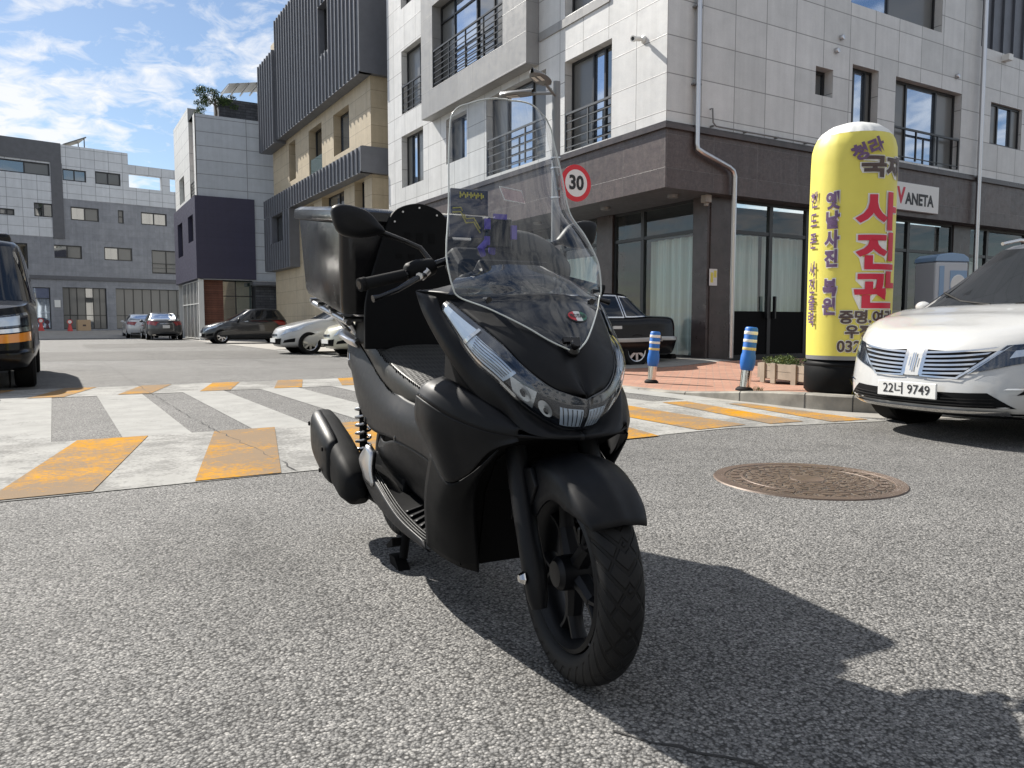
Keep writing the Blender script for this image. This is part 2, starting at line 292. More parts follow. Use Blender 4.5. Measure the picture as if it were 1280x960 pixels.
# ---------------------------------------------------------------- mesh helpers
class MB:
    def __init__(s): s.v = []; s.f = []; s.uv = []; s.mi = []
    def vert(s, p): s.v.append(tuple(p)); return len(s.v) - 1
    def face(s, pts, uv=None, mi=0):
        i = [s.vert(p) for p in pts]; s.f.append(i); s.uv.append(uv or [(p[0], p[1]) for p in pts]); s.mi.append(mi)
    def grid(s, G, uv=None, mi=0, closed=False, flip=False):
        n, m = len(G), len(G[0]); idx = [[s.vert(p) for p in row] for row in G]
        for i in range(n - 1):
            for j in range(m if closed else m - 1):
                k = (j + 1) % m; q = [idx[i][j], idx[i][k], idx[i + 1][k], idx[i + 1][j]]
                w = [(i, j), (i, j + 1), (i + 1, j + 1), (i + 1, j)]
                if flip: q.reverse(); w.reverse()
                s.f.append(q); s.mi.append(mi); s.uv.append([uv(a, b) if uv else (a * .1, b * .1) for a, b in w])
    def box(s, lo, hi, mi=0, T=None):
        (x0, y0, z0), (x1, y1, z1) = lo, hi
        c = [Vector(p) for p in ((x0, y0, z0), (x1, y0, z0), (x1, y1, z0), (x0, y1, z0), (x0, y0, z1), (x1, y0, z1), (x1, y1, z1), (x0, y1, z1))]
        for f, ax in (((0, 3, 2, 1), 2), ((4, 5, 6, 7), 2), ((0, 1, 5, 4), 1), ((2, 3, 7, 6), 1), ((1, 2, 6, 5), 0), ((3, 0, 4, 7), 0)):
            pts = [c[i] for i in f]
            uv = [(p.y, p.z) if ax == 0 else (p.x, p.z) if ax == 1 else (p.x, p.y) for p in pts]
            s.face([T @ p for p in pts] if T else pts, uv, mi)
    def tube(s, path, rad, seg=10, mi=0, cap=True):
        P = [Vector(p) for p in path]; n = len(P); rr = rad if isinstance(rad, (list, tuple)) else [rad] * n
        rows = []; up = None
        for i in range(n):
            t = (P[min(i + 1, n - 1)] - P[max(i - 1, 0)]).normalized()
            if up is None: up = Vector((0, 0, 1)) if abs(t.z) < .9 else Vector((1, 0, 0))
            a = t.cross(up).normalized(); b = a.cross(t).normalized(); up = b
            rows.append([P[i] + (a * math.cos(q) + b * math.sin(q)) * rr[i] for q in [2 * math.pi * k / seg for k in range(seg)]])
        s.grid(rows, mi=mi, closed=True)
        if cap: s.face(rows[0][::-1], mi=mi); s.face(rows[-1], mi=mi)
    def lathe(s, prof, seg=24, mi=0, T=None, uvf=None):
        rows = []
        for k in range(seg + 1):
            a = 2 * math.pi * k / seg; row = []
            for r, z in prof:
                p = Vector((r * math.cos(a), r * math.sin(a), z)); row.append(T @ p if T else p)
            rows.append(row)
        s.grid(rows, mi=mi, uv=uvf)
    def prism(s, poly, axis, a, b, mi=0, T=None):
        def P(q, h): return Vector((h, q[0], q[1])) if axis == 0 else Vector((q[0], h, q[1])) if axis == 1 else Vector((q[0], q[1], h))
        A = [P(q, a) for q in poly]; B = [P(q, b) for q in poly]
        if T: A = [T @ p for p in A]; B = [T @ p for p in B]
        s.face(A, [tuple(q) for q in poly], mi); s.face(B[::-1], [tuple(q) for q in poly[::-1]], mi)
        n = len(poly)
        for i in range(n): k = (i + 1) % n; s.face([A[k], A[i], B[i], B[k]], None, mi)
    def build(s, name, mats, parent=None, smooth=None, bevel=0, weld=True, solid=0, soff=-1):
        me = bpy.data.meshes.new(name); me.from_pydata(s.v, [], s.f)
        for m in (mats if isinstance(mats, (list, tuple)) else [mats]): me.materials.append(M[m] if isinstance(m, str) else m)
        ul = me.uv_layers.new(name='UVMap'); k = 0
        for fi, uvs in enumerate(s.uv):
            me.polygons[fi].material_index = s.mi[fi]
            for j in range(len(uvs)): ul.data[k].uv = uvs[j]; k += 1
        if weld or smooth is not None:
            bm = bmesh.new(); bm.from_mesh(me); bmesh.ops.remove_doubles(bm, verts=bm.verts, dist=1e-5)
            bmesh.ops.dissolve_degenerate(bm, dist=1e-6, edges=bm.edges)
            bmesh.ops.recalc_face_normals(bm, faces=bm.faces); bm.to_mesh(me); bm.free()
        if smooth is not None:
            me.polygons.foreach_set('use_smooth', [True] * len(me.polygons)); me.set_sharp_from_angle(angle=R(smooth))
        o = bpy.data.objects.new(name, me); COL.objects.link(o)
        if parent: o.parent = parent
        if solid: md = o.modifiers.new('solid', 'SOLIDIFY'); md.thickness = solid; md.offset = soff; md.use_even_offset = False
        if bevel:
            md = o.modifiers.new('bevel', 'BEVEL'); md.width = bevel; md.segments = 2; md.limit_method = 'ANGLE'; md.angle_limit = R(40)
        return o

def tag(o, label=None, cat=None, group=None, kind=None):
    for k, v in (('label', label), ('category', cat), ('group', group), ('kind', kind)):
        if v: o[k] = v
    return o
def thing(name, label, cat, loc=(0, 0, 0), rz=0, group=None):
    o = bpy.data.objects.new(name, None); COL.objects.link(o); o.empty_display_size = .2
    o.location = loc; o.rotation_euler = (0, 0, rz); return tag(o, label, cat, group)
def struct(name, mb, mat, **k): return tag(mb.build(name, mat, **k), kind='structure')
def cr(p0, p1, p2, p3, t):
    return .5 * ((2 * p1) + (p2 - p0) * t + (2 * p0 - 5 * p1 + 4 * p2 - p3) * t * t + (3 * p1 - p0 - 3 * p2 + p3) * t ** 3)
def spline(pts, t):
    n = len(pts) - 1; x = min(max(t, 0), 1) * n; i = min(int(x), n - 1); f = x - i
    a = pts[i - 1] if i > 0 else pts[0] * 2 - pts[1]; d = pts[i + 2] if i + 2 <= n else pts[n] * 2 - pts[n - 1]
    return cr(a, pts[i], pts[i + 1], d, f)
class Surf:
    """smooth surface through a grid of control points; u runs across rows, v along a row"""
    def __init__(s, rows): s.r = [[Vector(p) for p in row] for row in rows]
    def at(s, u, v): return spline([spline(row, v) for row in s.r], u)
    def nrm(s, u, v):
        e = 1e-3; a = s.at(min(u + e, 1), v) - s.at(max(u - e, 0), v); b = s.at(u, min(v + e, 1)) - s.at(u, max(v - e, 0)); n = a.cross(b)
        return n.normalized() if n.length > 1e-12 else Vector((1, 0, 0))
    def grid(s, nu, nv, c=((0, 0), (1, 0), (1, 1), (0, 1)), off=0):
        G = []
        for i in range(nu + 1):
            a = i / nu; row = []
            for j in range(nv + 1):
                b = j / nv
                u = (c[0][0] * (1 - a) + c[1][0] * a) * (1 - b) + (c[3][0] * (1 - a) + c[2][0] * a) * b
                v = (c[0][1] * (1 - a) + c[1][1] * a) * (1 - b) + (c[3][1] * (1 - a) + c[2][1] * a) * b
                p = s.at(u, v); row.append(p + s.nrm(u, v) * off if off else p)
            G.append(row)
        return G
def my(G): return [[Vector((p[0], -p[1], p[2])) for p in row] for row in G]
def text_obj(body, size, T, mat, name='lettering', parent=None, bold=0., ext=.001, sx=1., mapf=None, cuts=0, align='CENTER'):
    c = bpy.data.curves.new('t', 'FONT'); c.body = body; c.size = size; c.align_x = align; c.align_y = 'CENTER'; c.offset = bold; c.extrude = ext; c.resolution_u = 3
    o = bpy.data.objects.new('t', c); COL.objects.link(o); dg = bpy.context.evaluated_depsgraph_get(); dg.update()
    me = bpy.data.meshes.new_from_object(o.evaluated_get(dg)); bpy.data.objects.remove(o); bpy.data.curves.remove(c)
    if cuts:
        bm = bmesh.new(); bm.from_mesh(me); bmesh.ops.triangulate(bm, faces=bm.faces)
        for _ in range(cuts):
            es = [e for e in bm.edges if e.calc_length() > size * .10]
            if es: bmesh.ops.subdivide_edges(bm, edges=es, cuts=1); bmesh.ops.triangulate(bm, faces=bm.faces)
        bm.to_mesh(me); bm.free()
    for v in me.vertices:
        p = Vector((v.co.x * sx, v.co.y, v.co.z)); v.co = mapf(p) if mapf else T @ p
    me.materials.clear(); me.materials.append(M[mat]); r = bpy.data.objects.new(name, me); COL.objects.link(r)
    for p in me.polygons: p.material_index = 0
    if parent: r.parent = parent
    return r
def frameM(o, x, y):
    x = Vector(x).normalized(); y = Vector(y).normalized(); z = x.cross(y)
    return Matrix(((x.x, y.x, z.x, o[0]), (x.y, y.y, z.y, o[1]), (x.z, y.z, z.z, o[2]), (0, 0, 0, 1)))

M['crack'] = plain('crack_filler', (.035, .034, .033), .9)
# ---------------------------------------------------------------- ground
g = MB(); g.face([(-300, -300, 0), (300, -300, 0), (300, 300, 0), (-300, 300, 0)]); struct('road', g, 'asphalt')
g = MB()
for q in ([(-6.5, 21.5), (6.0, 18.6), (6.0, 25.0), (-6.5, 28.5)], [(4.2, .55), (5.6, .2), (5.9, 1.2), (4.6, 1.55)], [(1.0, 30), (5.6, 30.5), (5.6, 37), (1.0, 36)]): g.face([(x, y, .0025) for x, y in q])
struct('road_patch', g, 'asphalt_patch', weld=False)
def sstep(a, b, x): t = min(max((x - a) / (b - a), 0), 1); return t * t * (3 - 2 * t)
def ZS(x, y):   # pavement height: dropped kerb at the crossing, gentle rise to the shop fronts
    return .012 + .135 * (1 - sstep(4.9, 7.3, y)) + .08 * sstep(9.5, 11.2, x) * sstep(7.3, 11.0, y) + .05 * sstep(9.5, 11.2, y)
def zsheet(name, x0, x1, y0, y1, mat, z=ZS, step=.35, dz=0, corner=None):
    nx = max(2, int((x1 - x0) / step)); ny = max(2, int((y1 - y0) / step)); m = MB()
    G = []
    for j in range(ny + 1):
        y = y0 + (y1 - y0) * j / ny; row = []
        for i in range(nx + 1):
            x = x0 + (x1 - x0) * i / nx
            if corner and y < y0 + corner:      # rounded street corner
                q = corner - math.sqrt(max(0, corner ** 2 - (y0 + corner - y) ** 2)); xx = x0 + q + (x1 - x0 - q) * i / nx
            else: xx = x
            row.append((xx, y, z(xx, y) + dz))
        G.append(row)
    m.grid(G, uv=None); return struct(name, m, mat, smooth=60)
KX, KY = 6.36, 4.12
zsheet('pavement', KX + .16, 34, KY + .16, 10.6, 'pavers', corner=.75, step=.25)
zsheet('parking_forecourt', KX + .16, 11.3, 10.6, 25.5, 'concrete', z=lambda x, y: ZS(x, min(y, 11.2)) * (1 - .6 * sstep(12, 16, y)), dz=.003)
zsheet('parking_strip', 6.1, 10.3, 25.5, 41.95, 'concrete', z=lambda x, y: .008)
# kerb stones along both streets with a rounded corner and open joints
def kerb_path():
    P = []; rr = .9
    for k in range(22): P.append((34 - k * (34 - KX - rr) / 21, KY))
    for k in range(1, 9): a = math.pi / 2 * k / 9; P.append((KX + rr - rr * math.sin(a), KY + rr - rr * math.cos(a)))
    for k in range(12): P.append((KX, KY + rr + k * .42))
    return P
KP = kerb_path(); km = MB(); wkerb = .16
rowsK = []
for i, p in enumerate(KP):
    a = Vector(KP[max(i - 1, 0)]); b = Vector(KP[min(i + 1, len(KP) - 1)]); t = (b - a).normalized(); nn = Vector((t.y, -t.x))
    if nn.dot(Vector((20, 20)) - Vector(p)) < 0: nn = -nn
    h = max(ZS(p[0], p[1]) + .006, .014); q = Vector(p) + nn * wkerb
    rowsK.append([(p[0], p[1], -.02), (p[0], p[1], h - .015), (p[0] + nn.x * .015, p[1] + nn.y * .015, h), (q.x, q.y, h), (q.x, q.y, -.02)])
km.grid(rowsK)
for k in range(1, len(KP) - 1):
    if k % (1 if k < 22 else 3 if k < 31 else 2): continue
    r_ = [Vector(q) for q in rowsK[k]]; t_ = (Vector(rowsK[k + 1][0]) - Vector(rowsK[k - 1][0])).normalized() * .005; up = Vector((0, 0, .0025)); o_ = (r_[1] - r_[3]).normalized() * .0025
    for a, b in ((r_[0] + o_, r_[1] + o_ + up), (r_[1] + o_ + up, r_[2] + up), (r_[2] + up, r_[3] + up)): km.face([a - t_, a + t_, b + t_, b - t_], mi=1)
struct('kerb', km, ['kerb', 'crack'], smooth=30)
gm = MB()   # flat concrete gutter beside the kerb
gm.grid([[(p[0], p[1], .003), (p[0] - (.30 if k > 21 else .05 + .0 * k), p[1] - (.30 if k < 28 else .05), .003)] for k, p in enumerate(KP)]); struct('gutter', gm, 'concrete')
# zebra crossing on the street mouth: white ground, asphalt gaps, yellow arrows of paint on both ramps
def poly(m, pts, z): m.face([(x, y, z) for x, y in pts])
Y0, Y1, Y2, Y3 = 4.30, 6.28, 10.08, 11.48
wm = MB(); ym = MB(); per = .925
poly(wm, [(-9, Y0 - .1), (0, Y0 - .02), (4.6, Y0 + .06), (5.6, 4.12), (6.12, 3.98), (6.25, 5.2), (6.22, Y1), (-9, Y1)], .004)
poly(wm, [(-9, Y2), (6.0, Y2), (6.0, Y3), (-9, Y3)], .004)
gw = MB()
for k in range(-10, 7):
    x = -.04 + per * k
    poly(gw, [(x + .45, Y1), (x + per, Y1), (x + per, Y2), (x + .45, Y2)], .004)      # white bar between two gaps
    s = .14 + per * k
    if s + .45 < 4.6 and s > -9: poly(ym, [(s - .02, Y1 - .02), (s + .44, Y1 - .02), (s + .0, Y0 + .005), (s - .45, Y0 + .005)], .008)
    s2 = -.28 + .905 * k
    if s2 + .7 < 6 and s2 > -9: poly(ym, [(s2, Y2 + .02), (s2 + .36, Y2 + .02), (s2 + .75, Y3 - .02), (s2 + .38, Y3 - .02)], .008)
for q in ([(4.46, 6.26), (5.02, 6.26), (4.88, 4.42), (4.32, 4.40)], [(5.52, 6.15), (5.82, 6.1), (5.47, 4.32), (5.10, 4.36)], [(6.02, 5.7), (6.2, 5.6), (6.06, 4.12), (5.66, 4.18)]): poly(ym, q, .008)
struct('crossing_white_paint', wm, 'white_paint', weld=False); struct('crossing_white_bars', gw, 'white_worn', weld=False); struct('crossing_yellow_paint', ym, 'yellow_paint', weld=False)
yl = MB(); poly(yl, [(KX - .30, 11.6), (KX - .15, 11.6), (KX - .15, 40), (KX - .30, 40)], .0055); struct('road_edge_line', yl, 'white_worn')
# long crack with a ragged edge
ck = MB(); P = []
for a, b in (((.92, 21), (.98, 10.5)), ((.98, 10.5), (1.02, 7.5)), ((1.02, 7.5), (1.17, 4.2))):
    for k in range(34): t = k / 34; P.append((a[0] + (b[0] - a[0]) * t + random.uniform(-.018, .018), a[1] + (b[1] - a[1]) * t))
ck.grid([[(x - w, y, .0088 if 4.25 < y < 11.5 else .003), (x + w, y, .0088 if 4.25 < y < 11.5 else .003)] for (x, y), w in [(p, max(.0006, random.gauss(.0022, .0016))) for p in P]]); struct('road_crack', ck, 'crack')
ck = MB(); P = [(.95 + .5 * k / 20 + random.uniform(-.012, .012), 1.2 - .75 * k / 20) for k in range(21)]
ck.grid([[(x - w, y - w, .002), (x + w, y + w, .002)] for (x, y), w in [(p, random.uniform(.001, .004)) for p in P]]); struct('road_crack', ck, 'crack')

# ---------------------------------------------------------------- façade helpers
class Fac:
    def __init__(s, o, d, n): s.o = Vector((o[0], o[1], 0)); s.d = Vector((d[0], d[1], 0)).normalized(); s.n = Vector((n[0], n[1], 0)).normalized()
    def P(s, a, z, out=0): return s.o + s.d * a + Vector((0, 0, z)) + s.n * out
    def T(s): return Matrix(((s.d.x, s.n.x, 0, s.o.x), (s.d.y, s.n.y, 0, s.o.y), (0, 0, 1, 0), (0, 0, 0, 1)))   # local (along, out, up)
    def wall(s, m, a0, a1, z0, z1, holes=(), depth=.22, out=0, mi=0):
        xs = sorted({a0, a1, *[min(max(h[i], a0), a1) for h in holes for i in (0, 1)]}); zs = sorted({z0, z1, *[min(max(h[i], z0), z1) for h in holes for i in (2, 3)]})
        for i in range(len(xs) - 1):
            for j in range(len(zs) - 1):
                cx, cz = (xs[i] + xs[i + 1]) / 2, (zs[j] + zs[j + 1]) / 2
                if any(h[0] < cx < h[1] and h[2] < cz < h[3] for h in holes): continue
                q = [(xs[i], zs[j]), (xs[i + 1], zs[j]), (xs[i + 1], zs[j + 1]), (xs[i], zs[j + 1])]
                m.face([s.P(a, z, out) for a, z in q], q, mi)
        for h in holes:
            b0, b1, c0, c1 = h
            for q in (((b0, c0), (b1, c0)), ((b1, c0), (b1, c1)), ((b1, c1), (b0, c1)), ((b0, c1), (b0, c0))):
                (p, z), (r, w) = q
                m.face([s.P(p, z, out), s.P(r, w, out), s.P(r, w, out - depth), s.P(p, z, out - depth)], [(p + z, 0), (r + w, 0), (r + w, depth), (p + z, depth)], mi)
    def box(s, m, a0, a1, o0, o1, z0, z1, mi=0): m.box((a0, o0, z0), (a1, o1, z1), mi, s.T())
    def window(s, par, a0, a1, z0, z1, panes=((0, 1, 'glass'),), depth=.22, fw=.05, mat='frame', rail=None, transoms=(), out=0, name='window', bars=5, rmat='frame'):
        m = MB(); o0, o1 = out - depth - .03, out - depth + .03
        s.box(m, a0, a1, o0, o1, z0, z0 + fw); s.box(m, a0, a1, o0, o1, z1 - fw, z1); s.box(m, a0, a0 + fw, o0, o1, z0 + fw, z1 - fw); s.box(m, a1 - fw, a1, o0, o1, z0 + fw, z1 - fw)
        w = a1 - a0
        for p in panes:
            if p[1] < .999: x = a0 + w * p[1]; s.box(m, x - fw * .5, x + fw * .5, o0 + .004, o1 + .006, z0 + fw, z1 - fw)
        for t in transoms: s.box(m, a0 + fw, a1 - fw, o0 + .006, o1 + .004, t - fw * .45, t + fw * .45)
        f = m.build(name, mat, par, weld=False)
        for i, p in enumerate(panes):
            q = MB(); x0, x1 = a0 + w * p[0] + fw * .5, a0 + w * p[1] - fw * .5; d = -depth + out - .012 * (i % 2)
            c = [(x0, z0 + fw * .5), (x1, z0 + fw * .5), (x1, z1 - fw * .5), (x0, z1 - fw * .5)]
            q.face([s.P(a, z, d) for a, z in c], c); q.build('pane' if p[2] not in ('blind', 'curtain') else 'curtain', p[2], f)
        if rail:
            r = MB(); top = rail
            for k in range(bars): z = z0 + .10 + (top - z0 - .10) * k / (bars - 1); rr = .022 if k == bars - 1 else .011; s.box(r, a0, a1, out - .03 - rr, out - .03 + rr, z - rr, z + rr)
            n = max(2, int(round(w / .95)) + 1)
            for k in range(n): x = a0 + .02 + (w - .04) * k / (n - 1); s.box(r, x - .016, x + .016, out - .05, out - .012, z0 + .04, top - .01)
            r.build('railing', rmat, f, weld=False)
        return f
def pipe(par, pts, rad, mat='steel', name='drain_pipe'):
    m = MB(); m.tube(pts, rad, 12); o = m.build(name, mat, par, smooth=50)
    return o
def curtain_mesh(fac, a0, a1, z0, z1, out, par, name='curtain', amp=.035, wl=.16, mat='curtain'):
    m = MB(); n = max(8, int((a1 - a0) / .025)); rows = []
    for k in range(n + 1):
        a = a0 + (a1 - a0) * k / n; w = amp * (math.sin(a / wl * 6.28) + .5 * math.sin(a / wl * 2.9 + 1))
        rows.append([fac.P(a, z0, out + w * 1.2), fac.P(a, (z0 + z1) / 2, out + w), fac.P(a, z1, out + w * .7)])
    m.grid(rows, uv=lambda i, j: (i * .025, j)); return m.build(name, mat, par, smooth=80)

# ---------------------------------------------------------------- corner building of white stone above dark granite shops
CX, CY = 9.864, 11.0
C = thing('corner_building', 'white stone building with dark granite shopfronts on the street corner', 'building', (0, 0, 0))
FL = Fac((CX, CY), (0, 1), (-1, 0)); FR = Fac((CX, CY), (1, 0), (0, -1))
ZT = 16.5; LEDGE = 4.53; SOF = 3.36
winsL = [(1.63, 3.29, 4.60, 6.55), (4.04, 6.85, 4.65, 6.62), (7.95, 9.22, 5.38, 6.62), (10.80, 12.47, 5.20, 6.82), (10.76, 12.42, 7.50, 9.45), (10.76, 12.42, 10.75, 12.3), (1.63, 3.29, 7.5, 9.3), (.2, .2001, 4.6, 4.6001)][:7]
winsR = [(4.12, 4.68, 5.66, 6.24), (5.33, 6.25, 4.66, 6.48), (6.89, 9.57, 4.62, 6.47), (1.2, 3.2, 7.9, 9.7), (5.2, 8.6, 7.75, 9.6)]
m = MB(); FL.wall(m, 0, 13.62, LEDGE, ZT, winsL); FR.wall(m, 0, 10.32, LEDGE, ZT, winsR)
m.face([FL.P(13.62, 0, 0), FL.P(13.62, 0, -9), FL.P(13.62, ZT, -9), FL.P(13.62, ZT, 0)], [(0, 0), (9, 0), (9, ZT), (0, ZT)])
m.build('wall', 'white_tile', C, weld=False)
m = MB(); m.face([(CX, CY, ZT), (CX + 10.3, CY, ZT), (CX + 10.3, CY + 13.6, ZT), (CX, CY + 13.6, ZT)]); m.build('roof', 'concrete', C)
m = MB(); FL.wall(m, -.0, 13.62, SOF, LEDGE - .1, out=.03); FR.wall(m, 0, 22, SOF, LEDGE - .1, out=.03); FL.wall(m, -.03, 0, SOF, LEDGE - .1, out=.03); FR.wall(m, -.03, 0, SOF, LEDGE - .1, out=.03)
m.build('fascia', 'granite', C, weld=False)
m = MB(); FL.box(m, -.09, 13.62, -.05, .09, LEDGE - .10, LEDGE - .02); FR.box(m, .05, 22, -.05, .09, LEDGE - .10, LEDGE - .02); FL.box(m, -.05, 13.62, -.05, .05, LEDGE - .02, LEDGE + .03); FR.box(m, .05, 22, -.05, .05, LEDGE - .02, LEDGE + .03)
m.build('cornice', 'granite_col', C, weld=False)
m = MB(); m.face([(CX - .03, CY - .03, SOF), (CX + 2.2, CY - .03, SOF), (CX + 2.2, CY + 13.6, SOF), (CX - .03, CY + 13.6, SOF)]); m.face([(CX + 2.2, CY - .03, SOF), (CX + 22, CY - .03, SOF), (CX + 22, CY + .5, SOF), (CX + 2.2, CY + .5, SOF)])
m.build('soffit', 'd_dark', C)
CG = [(0, .46, 'glass'), (.46, 1, 'blind')]
FL.window(C, *winsL[0], panes=((0, .28, 'dark_glass'), (.28, .52, 'glass'), (.52, 1, 'blind')), rail=5.42, rmat='grey_frame')
FL.window(C, *winsL[1], panes=((0, .30, 'blind'), (.30, .72, 'glass'), (.72, 1, 'blind')), rail=5.55, rmat='grey_frame')
FL.window(C, *winsL[2], panes=((0, .5, 'glass'), (.5, 1, 'blind'))); FL.window(C, *winsL[3], panes=((0, .5, 'blind'), (.5, .75, 'glass'), (.75, 1, 'blind')))
FL.window(C, *winsL[4], panes=((0, .38, 'glass'), (.38, 1, 'blind')), rail=8.35); FL.window(C, *winsL[5], panes=CG); FL.window(C, *winsL[6], panes=CG)
FR.window(C, *winsR[0], panes=((0, 1, 'dark_glass'),), fw=.06, depth=.24)
FR.window(C, *winsR[1], panes=((0, .3, 'dark_glass'), (.3, .75, 'glass'), (.75, 1, 'blind')), rail=4.95, bars=2, depth=.2)
FR.window(C, *winsR[2], panes=((0, .25, 'blind'), (.25, .70, 'glass'), (.70, 1, 'blind')), rail=5.36, bars=2, depth=.2, fw=.06)
for wnd in winsR[3:]: FR.window(C, *wnd, panes=CG)
# projecting grey bay with its balcony window
m = MB(); bo = .34; bw = (5.42, 9.38, 7.5, 9.75)
FL.wall(m, 4.35, 10.15, 6.78, ZT, [bw, (5.42, 9.38, 10.9, 13)], depth=.34, out=bo)
for a, fl in ((4.35, 1), (10.15, 0)):
    q = [FL.P(a, 6.78, 0), FL.P(a, 6.78, bo), FL.P(a, ZT, bo), FL.P(a, ZT, 0)]; m.face(q, [(0, 6.78), (bo, 6.78), (bo, ZT), (0, ZT)])
m.face([FL.P(4.35, 6.78, 0), FL.P(10.15, 6.78, 0), FL.P(10.15, 6.78, bo), FL.P(4.35, 6.78, bo)]); m.build('projecting_bay', 'bay_stone', C, weld=False)
FL.window(C, *bw, panes=((0, .22, 'blind'), (.22, .45, 'dark_glass'), (.45, .78, 'glass'), (.78, 1, 'blind')), depth=.3, out=bo, rail=8.5, bars=7, transoms=(9.3,))
FL.window(C, 5.42, 9.38, 10.9, 13, panes=((0, .5, 'glass'), (.5, 1, 'blind')), depth=.3, out=bo)
m = MB(); FL.box(m, 1.7, 4.3, 0, .03, 7.28, 7.46); m.build('stone_band', 'bay_stone', C)
# surveillance cameras and wall vents
def cctv(p, fac, yawd):
    m = MB(); b = fac.T(); a, z = p
    T = b @ Matrix.Translation((a, .0, z)) @ Matrix.Rotation(math.pi / 2, 4, 'X')
    m.lathe([(0, 0), (.07, 0), (.07, -.03), (.03, -.05), (.03, -.12), (0, -.12)], 16, T=T)
    q = fac.P(a, z - .01, .13); dv = (fac.d * math.cos(yawd) + fac.n * math.sin(yawd) + Vector((0, 0, -.25))).normalized()
    m.tube([q - dv * .05, q + dv * .16, q + dv * .161, q + dv * .21], [.045, .045, .055, .055], 14); m.tube([q + dv * .19, q + dv * .2101], [.035, .035], 12, mi=1)
    return m.build('surveillance_camera', ['reflect_white', 'frame'], C, smooth=40)
cctv((.66, 6.22), FL, 1.9)
for fac, a, z in ((FL, 7.35, 7.0), (FL, 7.75, 7.0), (FR, 4.75, 6.65), (FR, 4.9, 6.95), (FR, 9.3, 6.85)):
    m = MB(); T = fac.T() @ Matrix.Translation((a, 0, z)) @ Matrix.Rotation(-math.pi / 2, 4, 'X'); m.lathe([(0, 0), (.055, 0), (.06, .05), (.045, .075), (0, .08)], 14, T=T); m.build('wall_vent', 'steel', C, smooth=50)
# drain pipes and the small gas pipe
pipe(C, [FR.P(.69, ZT, .09), FR.P(.69, 4.22, .09), FR.P(.70, 4.12, .10), FR.P(.80, 4.06, .13), FR.P(1.50, 3.86, .13), FR.P(1.62, 3.80, .13), FR.P(1.66, 3.70, .13), FR.P(1.66, .16, .13)], .052)
pipe(C, [FR.P(10.24, ZT, .09), FR.P(10.24, .15, .16)], .055)
pipe(C, [FR.P(1.08, 4.92, .02), FR.P(1.08, 4.92, .09), FR.P(1.10, 4.66, .09), FR.P(1.18, 4.60, .09), FR.P(6.6, 4.60, .09)], .016, 'lamp_grey', 'gas_pipe')
m = MB()
for a in (1.1, 2.0, 2.9, 3.8): m = MB(); FR.box(m, a, a + .03, 0, .10, 4.585, 4.615); m.build('pipe_bracket', 'lamp_grey', C)
for z in (5.3, 6.7): m = MB(); FR.box(m, .60, .78, 0, .10, z, z + .03); m.build('pipe_bracket', 'lamp_grey', C)
# wing to the right of the second pipe
FR2 = Fac((CX, CY), (1, 0), (0, -1)); wr = (10.90, 12.42, 5.44, 6.48)
m = MB(); FR.wall(m, 10.32, 22, LEDGE, 7.75, [wr, (13.6, 15.2, 5.44, 6.48)], out=-.0); m.build('wall', 'white_tile', C, weld=False)
FR.window(C, *wr, panes=((0, .30, 'blind'), (.30, .72, 'glass'), (.72, 1, 'blind')), depth=.1); FR.window(C, 13.6, 15.2, 5.44, 6.48, panes=CG, depth=.1)
m = MB(); FR.wall(m, 10.5, 22, 7.75, 15, out=-1.4); m.face([FR.P(10.32, 7.75, 0), FR.P(22, 7.75, 0), FR.P(22, 7.75, -1.4), FR.P(10.32, 7.75, -1.4)])
for a in [10.6 + .55 * k for k in range(20)]: FR.box(m, a, a + .05, -1.4, -1.33, 7.75, 15)
m.build('upper_metal_wall', 'seam', C, weld=False)
m = MB(); FR.box(m, 11.3, 11.5, .0, .18, 7.55, 7.7); m.build('wall_lamp', 'reflect_white', C)
